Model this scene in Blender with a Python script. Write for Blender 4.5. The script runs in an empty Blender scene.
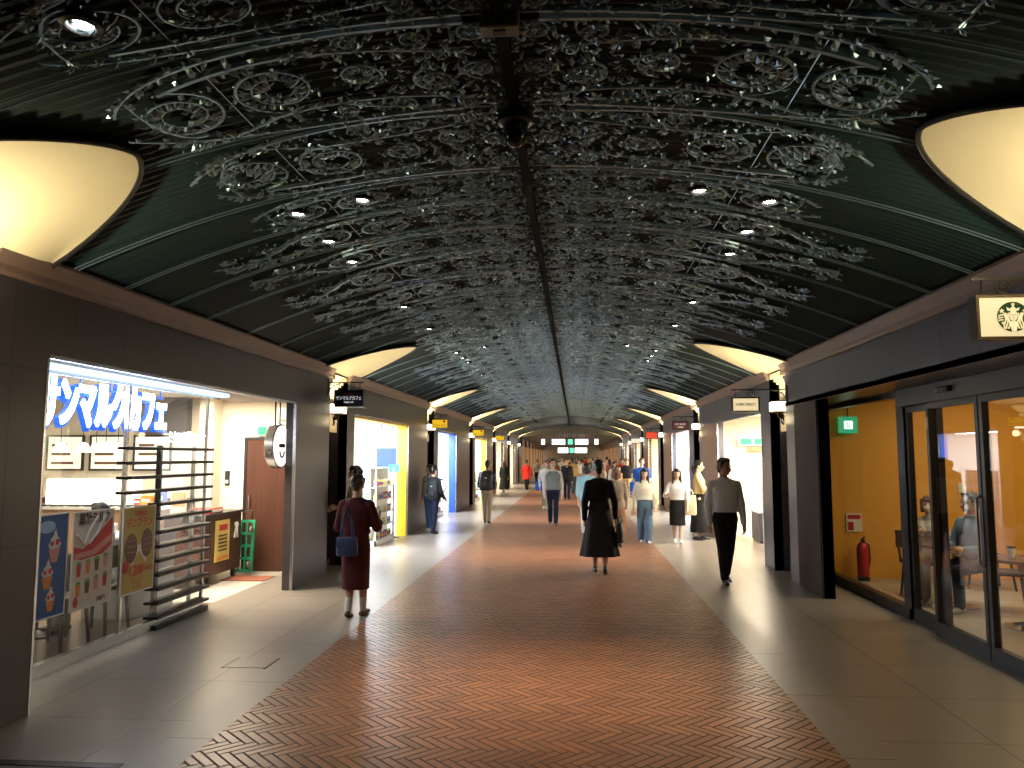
import bpy, bmesh, math, random
from mathutils import Vector, Matrix, Euler
random.seed(7)
SC = bpy.context.scene
COL = SC.collection
PI = math.pi
def R(d): return math.radians(d)
XC = -0.33; XL = -3.70; XR = 3.04; GL = -4.28; GR = 3.62
SPR = 3.07; RISE = 0.73; HALF = 3.37
PER = 7.8; Y0 = 4.05
YEND = 52.0
def vz(x): return SPR + RISE*(1-((x-XC)/HALF)**2)

# ------------------------------------------------------------------ materials
def newmat(name):
    m = bpy.data.materials.new(name); m.use_nodes = True
    nt = m.node_tree; b = nt.nodes['Principled BSDF']
    return m, nt, b
def nd(nt, t, **kw):
    n = nt.nodes.new(t)
    for k, v in kw.items(): setattr(n, k, v)
    return n
def mth(nt, op, a, b=None, c=None):
    n = nt.nodes.new('ShaderNodeMath'); n.operation = op
    for i, v in enumerate((a, b, c)):
        if v is None: continue
        if isinstance(v, (int, float)): n.inputs[i].default_value = v
        else: nt.links.new(v, n.inputs[i])
    return n.outputs[0]
def mixc(nt, fac, a, b):
    n = nt.nodes.new('ShaderNodeMix'); n.data_type = 'RGBA'
    for i, v in ((0, fac), (6, a), (7, b)):
        if isinstance(v, (int, float)): n.inputs[i].default_value = v
        elif isinstance(v, tuple): n.inputs[i].default_value = (*v, 1) if len(v) == 3 else v
        else: nt.links.new(v, n.inputs[i])
    return n.outputs[2]
_mc = {}
def M(name, col, rough=.6, metal=0., var=.12, scale=9., bump=0., emit=None, es=0., spec=.5, stretch=(1,1,1)):
    if name in _mc: return _mc[name]
    m, nt, b = newmat(name)
    tc = nd(nt, 'ShaderNodeTexCoord'); mp = nd(nt, 'ShaderNodeMapping')
    mp.inputs['Scale'].default_value = stretch
    nt.links.new(tc.outputs['Object'], mp.inputs[0])
    nz = nd(nt, 'ShaderNodeTexNoise'); nz.inputs['Scale'].default_value = scale; nz.inputs['Detail'].default_value = 4
    nt.links.new(mp.outputs[0], nz.inputs['Vector'])
    lo = tuple(max(0, c*(1-var)) for c in col); hi = tuple(min(1, c*(1+var)) for c in col)
    c = mixc(nt, nz.outputs[0], lo, hi)
    nt.links.new(c, b.inputs['Base Color'])
    b.inputs['Roughness'].default_value = rough; b.inputs['Metallic'].default_value = metal
    b.inputs['Specular IOR Level'].default_value = spec
    if bump:
        bp = nd(nt, 'ShaderNodeBump'); bp.inputs['Strength'].default_value = bump; bp.inputs['Distance'].default_value = .01
        nt.links.new(nz.outputs[0], bp.inputs['Height']); nt.links.new(bp.outputs[0], b.inputs['Normal'])
    if emit:
        b.inputs['Emission Color'].default_value = (*emit, 1); b.inputs['Emission Strength'].default_value = es
    _mc[name] = m
    return m
def glass_mat(name, tint=(.96,.98,.98), ior=1.5, rough=.0):
    if name in _mc: return _mc[name]
    m, nt, b = newmat(name); nt.nodes.remove(b)
    out = nt.nodes['Material Output']
    fr = nd(nt, 'ShaderNodeFresnel'); gm = nd(nt, 'ShaderNodeNewGeometry')
    # same reflectance on both faces of the pane
    nt.links.new(mth(nt,'ADD',mth(nt,'MULTIPLY',gm.outputs['Backfacing'],1/ior-ior),ior), fr.inputs[0])
    nz = nd(nt, 'ShaderNodeTexNoise'); nz.inputs['Scale'].default_value = 3
    tr = nd(nt, 'ShaderNodeBsdfTransparent'); tr.inputs[0].default_value = (*tint, 1)
    c = mixc(nt, nz.outputs[0], tint, tuple(x*.97 for x in tint)); nt.links.new(c, tr.inputs[0])
    gl = nd(nt, 'ShaderNodeBsdfGlossy'); gl.inputs['Roughness'].default_value = rough
    mx = nd(nt, 'ShaderNodeMixShader')
    nt.links.new(fr.outputs[0], mx.inputs[0]); nt.links.new(tr.outputs[0], mx.inputs[1]); nt.links.new(gl.outputs[0], mx.inputs[2])
    nt.links.new(mx.outputs[0], out.inputs[0])
    _mc[name] = m
    return m
def herringbone_mat(name):
    m, nt, b = newmat(name)
    W = .062; n = 4
    tc = nd(nt, 'ShaderNodeTexCoord'); mp = nd(nt, 'ShaderNodeMapping')
    mp.inputs['Rotation'].default_value = (0,0,R(45)); mp.inputs['Scale'].default_value = (1/W,1/W,1)
    nt.links.new(tc.outputs['Object'], mp.inputs[0])
    sp = nd(nt, 'ShaderNodeSeparateXYZ'); nt.links.new(mp.outputs[0], sp.inputs[0])
    x, y = sp.outputs[0], sp.outputs[1]
    i = mth(nt,'FLOOR',x); j = mth(nt,'FLOOR',y); fx = mth(nt,'SUBTRACT',x,i); fy = mth(nt,'SUBTRACT',y,j)
    d = mth(nt,'FLOORED_MODULO', mth(nt,'SUBTRACT',i,j), 2*n); d = mth(nt,'ROUND',d)
    hz = mth(nt,'LESS_THAN', d, n-.5)
    u = mth(nt,'ADD',d,fx)
    eh = mth(nt,'MINIMUM', mth(nt,'MINIMUM',u,mth(nt,'SUBTRACT',n,u)), mth(nt,'MINIMUM',fy,mth(nt,'SUBTRACT',1,fy)))
    v = mth(nt,'ADD', mth(nt,'SUBTRACT',2*n-1,d), fy)
    ev = mth(nt,'MINIMUM', mth(nt,'MINIMUM',v,mth(nt,'SUBTRACT',n,v)), mth(nt,'MINIMUM',fx,mth(nt,'SUBTRACT',1,fx)))
    e = mth(nt,'ADD', mth(nt,'MULTIPLY',hz,eh), mth(nt,'MULTIPLY',mth(nt,'SUBTRACT',1,hz),ev))
    idx = mth(nt,'SUBTRACT', i, mth(nt,'MULTIPLY',hz,d))
    idy = mth(nt,'ADD', j, mth(nt,'MULTIPLY', mth(nt,'SUBTRACT',1,hz), mth(nt,'SUBTRACT',d,n)))
    cb = nd(nt,'ShaderNodeCombineXYZ'); nt.links.new(idx,cb.inputs[0]); nt.links.new(idy,cb.inputs[1]); nt.links.new(hz,cb.inputs[2])
    wn = nd(nt,'ShaderNodeTexWhiteNoise'); nt.links.new(cb.outputs[0],wn.inputs[0])
    c = mixc(nt, wn.outputs[0], (.22,.088,.040), (.40,.175,.078))
    nz = nd(nt,'ShaderNodeTexNoise'); nz.inputs['Scale'].default_value = 1.2; nz.inputs['Detail'].default_value = 5; nt.links.new(tc.outputs['Object'],nz.inputs['Vector'])
    c = mixc(nt, mth(nt,'MULTIPLY',nz.outputs[0],.35), c, (.25,.15,.10))
    jt = nd(nt,'ShaderNodeMapRange'); jt.inputs[1].default_value=.07; jt.inputs[2].default_value=.14; nt.links.new(e, jt.inputs[0])
    c = mixc(nt, jt.outputs[0], (.05,.032,.025), c)
    nt.links.new(c,b.inputs['Base Color'])
    rg = nd(nt,'ShaderNodeMapRange'); rg.inputs[3].default_value=.8; rg.inputs[4].default_value=.34; nt.links.new(jt.outputs[0], rg.inputs[0]); nt.links.new(rg.outputs[0], b.inputs['Roughness'])
    bp = nd(nt,'ShaderNodeBump'); bp.inputs['Strength'].default_value=.35; bp.inputs['Distance'].default_value=.003
    nt.links.new(jt.outputs[0],bp.inputs['Height']); nt.links.new(bp.outputs[0],b.inputs['Normal'])
    b.inputs['Specular IOR Level'].default_value=.6
    return m
def grid_mat(name, col, joint, spx, spy, spz, lw=.006, rough=.35, var=.15, off=(0,0,0), scale=5, spec=.5):
    m, nt, b = newmat(name)
    tc = nd(nt,'ShaderNodeTexCoord'); sp = nd(nt,'ShaderNodeSeparateXYZ'); nt.links.new(tc.outputs['Object'],sp.inputs[0])
    e = None; ids = []
    for k, s in enumerate((spx,spy,spz)):
        if not s: continue
        t = mth(nt,'DIVIDE',mth(nt,'ADD',sp.outputs[k],off[k]),s); fl = mth(nt,'FLOOR',t); f = mth(nt,'SUBTRACT',t,fl)
        g = mth(nt,'MULTIPLY',mth(nt,'MINIMUM',f,mth(nt,'SUBTRACT',1,f)),s); ids.append(fl)
        e = g if e is None else mth(nt,'MINIMUM',e,g)
    cb = nd(nt,'ShaderNodeCombineXYZ')
    for k, q in enumerate(ids): nt.links.new(q,cb.inputs[k])
    wn = nd(nt,'ShaderNodeTexWhiteNoise'); nt.links.new(cb.outputs[0],wn.inputs[0])
    nz = nd(nt,'ShaderNodeTexNoise'); nz.inputs['Scale'].default_value=scale; nz.inputs['Detail'].default_value=6; nt.links.new(tc.outputs['Object'],nz.inputs['Vector'])
    f = mth(nt,'ADD',mth(nt,'MULTIPLY',wn.outputs[0],.5),mth(nt,'MULTIPLY',nz.outputs[0],.5))
    c = mixc(nt,f,tuple(q*(1-var) for q in col),tuple(min(1,q*(1+var)) for q in col))
    jt = nd(nt,'ShaderNodeMapRange'); jt.inputs[1].default_value=lw*.5; jt.inputs[2].default_value=lw; nt.links.new(e,jt.inputs[0])
    c = mixc(nt,jt.outputs[0],joint,c); nt.links.new(c,b.inputs['Base Color'])
    b.inputs['Roughness'].default_value=rough; b.inputs['Specular IOR Level'].default_value=spec
    bp = nd(nt,'ShaderNodeBump'); bp.inputs['Strength'].default_value=.25; bp.inputs['Distance'].default_value=.003
    nt.links.new(jt.outputs[0],bp.inputs['Height']); nt.links.new(bp.outputs[0],b.inputs['Normal'])
    _mc[name] = m
    return m
def wood_mat(name, a, c2, axis=2, rough=.4):
    if name in _mc: return _mc[name]
    m, nt, b = newmat(name)
    tc = nd(nt,'ShaderNodeTexCoord'); mp = nd(nt,'ShaderNodeMapping'); s=[14,14,14]; s[axis]=.9; mp.inputs['Scale'].default_value=s
    nt.links.new(tc.outputs['Object'],mp.inputs[0])
    nz = nd(nt,'ShaderNodeTexNoise'); nz.inputs['Scale'].default_value=1.5; nz.inputs['Detail'].default_value=6; nz.inputs['Distortion'].default_value=.4; nt.links.new(mp.outputs[0],nz.inputs['Vector'])
    nt.links.new(mixc(nt,nz.outputs[0],a,c2),b.inputs['Base Color']); b.inputs['Roughness'].default_value=rough; b.inputs['Specular IOR Level'].default_value=.2
    _mc[name]=m; return m
def plaid_mat(name, a, b2, c3, s=22.):
    if name in _mc: return _mc[name]
    m, nt, b = newmat(name)
    tc = nd(nt,'ShaderNodeTexCoord'); sp = nd(nt,'ShaderNodeSeparateXYZ'); nt.links.new(tc.outputs['Object'],sp.inputs[0])
    def st(o, k): return mth(nt,'GREATER_THAN',mth(nt,'SINE',mth(nt,'MULTIPLY',o,s*k)),.35)
    c = mixc(nt,st(sp.outputs[0],2),a,b2); c = mixc(nt,mth(nt,'MULTIPLY',st(sp.outputs[2],2),.6),c,c3)
    nt.links.new(c,b.inputs['Base Color']); b.inputs['Roughness'].default_value=.85
    _mc[name]=m; return m
def cloth(name, col, rough=.85): return M('cloth_'+name, col, rough=rough, var=.1, scale=40, bump=.15, spec=.25)

# ------------------------------------------------------------------ mesh builder
class MB:
    def __init__(s): s.v=[]; s.f=[]; s.mi=[]; s.m=0
    def add(s, vs, fs):
        o=len(s.v); s.v+= [tuple(q) for q in vs]; s.f+=[tuple(o+i for i in f) for f in fs]; s.mi+=[s.m]*len(fs); return s
    def mat(s,i): s.m=i; return s
    def box(s, a, b, rot=None, piv=None):
        x0,y0,z0=a; x1,y1,z1=b
        vs=[Vector(q) for q in ((x0,y0,z0),(x1,y0,z0),(x1,y1,z0),(x0,y1,z0),(x0,y0,z1),(x1,y0,z1),(x1,y1,z1),(x0,y1,z1))]
        if rot:
            c=Vector(piv) if piv else Vector(((x0+x1)/2,(y0+y1)/2,(z0+z1)/2)); E=Euler(rot).to_matrix()
            vs=[E@(q-c)+c for q in vs]
        return s.add(vs,[(0,3,2,1),(4,5,6,7),(0,1,5,4),(1,2,6,5),(2,3,7,6),(3,0,4,7)])
    def rbox(s, a, b, r=.01):   # box with chamfered edges
        x0,y0,z0=a; x1,y1,z1=b
        bm=bmesh.new(); bmesh.ops.create_cube(bm,size=1)
        for q in bm.verts: q.co=Vector(((x0+x1)/2+q.co.x*(x1-x0),(y0+y1)/2+q.co.y*(y1-y0),(z0+z1)/2+q.co.z*(z1-z0)))
        bmesh.ops.bevel(bm,geom=bm.edges[:],offset=min(r,.45*min(abs(x1-x0),abs(y1-y0),abs(z1-z0))),segments=2,affect='EDGES',profile=.5)
        bm.verts.index_update(); s.add([q.co for q in bm.verts],[[q.index for q in f.verts] for f in bm.faces]); bm.free(); return s
    def tube(s, pts, r, n=8, cap=True, sx=1., up=None):
        pts=[Vector(p) for p in pts]; k=len(pts); rs=r if isinstance(r,(list,tuple)) else [r]*k
        vs=[]; fs=[]; prev=None
        for i,p in enumerate(pts):
            t=(pts[min(i+1,k-1)]-pts[max(i-1,0)])
            if t.length<1e-9: t=Vector((0,0,1))
            t.normalize()
            if prev is None:
                ref=Vector(up) if up else (Vector((0,0,1)) if abs(t.z)<.9 else Vector((0,1,0)))
                a=ref-t*ref.dot(t); a.normalize()
            else:
                a=prev-t*prev.dot(t)
                if a.length<1e-6: a=t.orthogonal()
                a.normalize()
            prev=a; b=t.cross(a)
            for j in range(n):
                th=2*PI*j/n; vs.append(p+rs[i]*(a*math.cos(th)+b*math.sin(th)*sx))
        for i in range(k-1):
            for j in range(n):
                j2=(j+1)%n; fs.append((i*n+j,i*n+j2,(i+1)*n+j2,(i+1)*n+j))
        if cap: fs.append(tuple(range(n-1,-1,-1))); fs.append(tuple((k-1)*n+j for j in range(n)))
        return s.add(vs,fs)
    def cyl(s, p0, p1, r0, r1=None, n=16): return s.tube([p0,p1],[r0,r0 if r1 is None else r1],n)
    def lathe(s, prof, o=(0,0,0), n=20, axis='z', sx=1, sy=1):
        vs=[]; fs=[]; k=len(prof)
        for r,z in prof:
            for j in range(n):
                a=2*PI*j/n; q=(r*math.cos(a)*sx,r*math.sin(a)*sy,z)
                if axis=='x': q=(q[2],q[0],q[1])
                if axis=='y': q=(q[0],q[2],q[1])
                vs.append((o[0]+q[0],o[1]+q[1],o[2]+q[2]))
        for i in range(k-1):
            for j in range(n):
                j2=(j+1)%n; fs.append((i*n+j,i*n+j2,(i+1)*n+j2,(i+1)*n+j))
        if prof[0][0]>1e-6: fs.append(tuple(range(n-1,-1,-1)))
        if prof[-1][0]>1e-6: fs.append(tuple((k-1)*n+j for j in range(n)))
        return s.add(vs,fs)
    def ell(s, c, r, n=14, m=9, rot=None):
        c=Vector(c); vs=[]; fs=[]; E=Euler(rot).to_matrix() if rot else None
        for i in range(m+1):
            th=PI*i/m
            for j in range(n):
                a=2*PI*j/n; q=Vector((r[0]*math.sin(th)*math.cos(a),r[1]*math.sin(th)*math.sin(a),-r[2]*math.cos(th)))
                vs.append(c+(E@q if E else q))
        for i in range(m):
            for j in range(n):
                j2=(j+1)%n; fs.append((i*n+j,i*n+j2,(i+1)*n+j2,(i+1)*n+j))
        return s.add(vs,fs)
    def cap(s, p0, p1, r0, r1, n=12, sx=1., up=None):   # tapered capsule
        p0=Vector(p0); p1=Vector(p1); d=p1-p0; L=d.length
        if L<1e-6: return s.ell(p0,(r0,r0,r0))
        d/=L; pts=[]; rs=[]
        for a in (80,50,25): pts.append(p0-d*r0*math.sin(R(a))); rs.append(r0*math.cos(R(a)))
        pts.append(p0); rs.append(r0); pts.append(p1); rs.append(r1)
        for a in (25,50,80): pts.append(p1+d*r1*math.sin(R(a))); rs.append(r1*math.cos(R(a)))
        return s.tube(pts,rs,n,True,sx,up)
    def prism(s, poly, a, b, axis='x'):   # 2D polygon extruded along axis a..b ; poly coords are the other two axes in order
        n=len(poly)
        def P3(p,t): return (t,p[0],p[1]) if axis=='x' else ((p[0],t,p[1]) if axis=='y' else (p[0],p[1],t))
        vs=[P3(p,a) for p in poly]+[P3(p,b) for p in poly]
        fs=[tuple(range(n-1,-1,-1)),tuple(range(n,2*n))]+[(i,(i+1)%n,n+(i+1)%n,n+i) for i in range(n)]
        return s.add(vs,fs)
    def rings(s, rings, n=18):   # rings: (cx,cy,cz,rx,ry), closed loft
        vs=[]; fs=[]; k=len(rings)
        for cx,cy,cz,rx,ry in rings:
            for j in range(n):
                a=2*PI*j/n; ca,sa=math.cos(a),math.sin(a)
                e=.82
                vs.append((cx+rx*math.copysign(abs(ca)**e,ca),cy+ry*math.copysign(abs(sa)**e,sa),cz))
        for i in range(k-1):
            for j in range(n):
                j2=(j+1)%n; fs.append((i*n+j,i*n+j2,(i+1)*n+j2,(i+1)*n+j))
        fs.append(tuple(range(n-1,-1,-1))); fs.append(tuple((k-1)*n+j for j in range(n)))
        return s.add(vs,fs)
    def mesh(s, name, mats, smooth=False):
        me=bpy.data.meshes.new(name); me.from_pydata(s.v,[],s.f)
        for m in (mats if isinstance(mats,(list,tuple)) else [mats]): me.materials.append(m)
        for p,i in zip(me.polygons,s.mi): p.material_index=i
        bm=bmesh.new(); bm.from_mesh(me); bmesh.ops.recalc_face_normals(bm,faces=bm.faces[:]); bm.to_mesh(me); bm.free()
        if smooth:
            me.polygons.foreach_set('use_smooth',[True]*len(me.polygons))
            try: me.set_sharp_from_angle(angle=R(40))
            except Exception: pass
        me.update(); return me
    def build(s, name, mats, parent=None, smooth=False, world=True, base=True):
        """world: coordinates are world ones (parent chain unrotated); else local to the parent."""
        off=Vector((0,0,0))
        if parent is None:
            if base and s.v:
                xs=[q[0] for q in s.v]; ys=[q[1] for q in s.v]; zs=[q[2] for q in s.v]
                off=Vector(((min(xs)+max(xs))/2,(min(ys)+max(ys))/2,min(zs)))
        elif world: off=wloc(parent)
        if off.length>0: s.v=[(q[0]-off.x,q[1]-off.y,q[2]-off.z) for q in s.v]
        o=bpy.data.objects.new(name,s.mesh(name,mats,smooth)); COL.objects.link(o)
        if parent is None: o.location=off
        else: o.parent=parent
        return o
def wloc(o):
    v=Vector((0,0,0))
    while o: v+=o.location; o=o.parent
    return v
def tag(o, label, cat, group=None):
    o['label']=label; o['category']=cat
    if group: o['group']=group
    return o
def thing(name, label, cat, loc=(0,0,0), group=None, rz=0):
    o=bpy.data.objects.new(name,None); COL.objects.link(o); o.location=loc; o.rotation_euler=(0,0,rz); o.empty_display_size=.1
    return tag(o,label,cat,group)
def struct(o): o['kind']='structure'; return o
def dup(o, parent=None, loc=None, rz=None):
    c=o.copy(); COL.objects.link(c)
    if parent: c.parent=parent
    if loc is not None: c.location=loc
    if rz is not None: c.rotation_euler=(0,0,rz)
    for ch in list(o.children): dup(ch,c)
    return c
def eval_mesh(o):
    dg=bpy.context.evaluated_depsgraph_get(); return bpy.data.meshes.new_from_object(o.evaluated_get(dg))
def remesh(mb, vox, smooth=4, dec=None):
    """union of closed shapes in mb as one continuous smooth surface"""
    me=mb.mesh('tmp',[]); o=bpy.data.objects.new('tmp',me); COL.objects.link(o)
    md=o.modifiers.new('r','REMESH'); md.mode='VOXEL'; md.voxel_size=vox; md.use_smooth_shade=True
    if smooth:
        sm=o.modifiers.new('s','SMOOTH'); sm.factor=.5; sm.iterations=smooth
    if dec:
        d=o.modifiers.new('d','DECIMATE'); d.ratio=dec
    out=eval_mesh(o); bpy.data.objects.remove(o); bpy.data.meshes.remove(me)
    out.polygons.foreach_set('use_smooth',[True]*len(out.polygons)); return out
def mesh_obj(name, me, mats, parent=None, loc=None):
    me.name=name; me.materials.clear()
    for m in (mats if isinstance(mats,(list,tuple)) else [mats]): me.materials.append(m)
    o=bpy.data.objects.new(name,me); COL.objects.link(o)
    if parent: o.parent=parent
    if loc is not None: o.location=loc
    return o
FACE={'-y':(PI/2,0,0),'+x':(PI/2,0,PI/2),'-x':(PI/2,0,-PI/2),'up':(0,0,0),'+y':(PI/2,0,PI)}
def text(body, size, mat, loc, face='-y', parent=None, name='lettering', ext=.002, align='CENTER', sx=1., bold=0.):
    cu=bpy.data.curves.new(name,'FONT'); cu.body=body; cu.size=size; cu.extrude=ext; cu.align_x=align; cu.align_y='CENTER'; cu.offset=bold; cu.resolution_u=3
    o=bpy.data.objects.new(name,cu); COL.objects.link(o); me=eval_mesh(o); bpy.data.objects.remove(o)
    for v in me.vertices: v.co.x*=sx
    me.materials.clear(); me.materials.append(mat)
    q=bpy.data.objects.new(name,me); COL.objects.link(q); q.rotation_euler=FACE[face]
    off=wloc(parent) if parent else Vector((0,0,0))
    q.location=Vector(loc)-off
    if parent: q.parent=parent
    return q
def light(kind, name, loc, power, col=(1,1,1), size=.1, rot=(0,0,0), sy=None, angle=None, blend=.5):
    l=bpy.data.lights.new(name,kind); l.energy=power; l.color=col
    if kind=='AREA':
        l.size=size
        if sy: l.shape='RECTANGLE'; l.size_y=sy
    elif kind=='SPOT':
        l.shadow_soft_size=size; l.spot_size=angle; l.spot_blend=blend
    else: l.shadow_soft_size=size
    o=bpy.data.objects.new(name,l); COL.objects.link(o); o.location=loc; o.rotation_euler=rot
    return o
# ------------------------------------------------------------------ setting
m_brick = herringbone_mat('herringbone_brick')
m_border = grid_mat('border_stone', (.29,.255,.225), (.09,.075,.065), 0, 1.2, 0, .008, rough=.38, var=.1)
m_tile = grid_mat('paving_stone', (.255,.222,.195), (.09,.075,.065), .9, .9, 0, .007, rough=.32, var=.12, off=(.15,.3,0), scale=3)
m_shopfloor = grid_mat('shop_floor_tile', (.62,.58,.52), (.35,.32,.28), .6, .6, 0, .006, rough=.25)
m_cafefloor = grid_mat('cafe_floor_tile', (.42,.37,.30), (.2,.17,.14), .6, .6, 0, .006, rough=.3)
m_stoneL = grid_mat('fascia_stone', (.054,.045,.054), (.022,.018,.018), 0, .62, 1.2, .006, rough=.36, var=.1, off=(0,.2,.05), spec=.5)
m_stoneR = grid_mat('fascia_stone_cool', (.078,.082,.118), (.022,.021,.026), 0, .62, 1.2, .006, rough=.34, var=.1, off=(0,.2,.05), spec=.5)
m_cornice = M('cornice', (.15,.10,.09), rough=.38, var=.08)
m_vault = M('vault_green', (.013,.036,.042), rough=.42, var=.25, scale=4, spec=.5)
m_iron = M('cast_iron', (.27,.42,.53), rough=.29, metal=.65, var=.2, scale=20)
m_black = M('black_metal', (.012,.012,.014), rough=.35, metal=.3)
m_dark = M('dark_trim', (.03,.032,.038), rough=.35, metal=.4)
m_darkwood = wood_mat('dark_niche_wood', (.026,.017,.013), (.045,.029,.021), rough=.65)
m_brownwood = wood_mat('brown_wood', (.06,.025,.018), (.115,.05,.034), rough=.35)
m_tanwood = wood_mat('tan_wood_panel', (.30,.17,.10), (.40,.25,.15))
m_cream = M('cream_plaster', (.80,.72,.54), rough=.75, var=.04)
m_white = M('white_wall', (.83,.81,.77), rough=.7, var=.03)
m_warmwall = M('ivory_wall', (.80,.72,.58), rough=.7, var=.04)
m_amber = M('amber_wall', (.78,.38,.045), rough=.6, var=.06)
m_silver = M('brushed_steel', (.55,.56,.58), rough=.25, metal=.95, var=.06, scale=30)
m_steel_d = M('dark_bronze', (.09,.07,.05), rough=.35, metal=.7)
m_glass = glass_mat('shop_glass')
m_lampglass = M('lit_lamp_glass', (.95,.9,.75), emit=(1,.86,.62), es=9)
m_bulb = M('lit_bulb', (1,.95,.85), emit=(1,.93,.80), es=40)
m_panel = M('lit_ceiling_panel', (.95,.95,.95), emit=(.96,.98,1), es=8)
m_panelwarm = M('lit_warm_panel', (.95,.92,.85), emit=(1,.9,.72), es=7)

def quadz(mb, x0, x1, y0, y1, z, down=False):
    mb.add([(x0,y0,z),(x1,y0,z),(x1,y1,z),(x0,y1,z)],[(0,1,2,3)])
BL, BR = -2.26, 1.545
f = MB()
for i,(a,b) in enumerate([(-2.26,1.545),(-2.56,-2.26),(1.545,1.845),(-4.35,-2.56),(1.845,3.66)]):
    f.mat((0,1,1,2,2)[i]); quadz(f,a,b,-8,100,0)
f.mat(3); quadz(f,-11,-4.35,9.1,100,0); f.mat(5); quadz(f,-11,-4.35,-8,9.1,0); f.mat(4); quadz(f,3.66,11,-8,11.7,0); f.mat(3); quadz(f,3.66,11,11.7,100,0)  # left café floor colour darkened behind the glass to cut spill light
struct(f.build('floor',[m_brick,m_border,m_tile,m_shopfloor,m_cafefloor,wood_mat('dark_cafe_floor',(.07,.05,.04),(.12,.09,.07),1,.3)],base=False))

# vault with louvre ridges running across it
v = MB(); NS = 44
xs = [XC+HALF*1.02*math.sin(PI*(i/NS-.5)) if False else XC+HALF*1.04*(2*i/NS-1) for i in range(NS+1)]
ys = []; y = -8.0
while y < YEND:
    if 0.5 < y < 34: ys += [(y,0.),(y+.022,.016),(y+.046,.016)]; y += .07
    else: ys.append((y,.008)); y += .8 if y > 34 or y < -.4 else .3
ys.append((YEND,.008))
vs = []; fs = []
for (yy,dz) in ys:
    for x in xs: vs.append((x,yy,vz(x)+.012+dz))
n = NS+1
for j in range(len(ys)-1):
    for i in range(NS): fs.append((j*n+i,(j+1)*n+i,(j+1)*n+i+1,j*n+i+1))
v.add(vs,fs)
vault = struct(v.build('ceiling',m_vault,base=False))
# solid back of the vault
# panel seams inside one bay, seen from the hood centre
SEAM = [.23,1.17,1.81,2.50,3.20,4.13,5.06,5.76,6.45,7.09]
seams = sorted(y for k in range(-1,6) for y in (Y0+PER*k+s for s in SEAM) if -1 < y < YEND-.5)
def arc(y, dz, s0=-HALF, s1=HALF, n=36): return [(XC+s0+(s1-s0)*i/n, y, vz(XC+s0+(s1-s0)*i/n)+dz) for i in range(n+1)]
rb = MB(); rb.tube(arc(-.022,-.012),.006,6); rb.tube(arc(.022,-.012),.006,6)
rbm = rb.mesh('rib',m_iron,True)
for y in seams:
    o = bpy.data.objects.new('rib',rbm); COL.objects.link(o); o.parent = vault; o.location=(0,y,0)
MB().box((XC-.03,-4,vz(XC)-.085),(XC+.03,YEND-.3,vz(XC)-.045)).build('crown_track',M('track_black',(.003,.0035,.004),rough=.7,spec=.05),vault)

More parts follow.
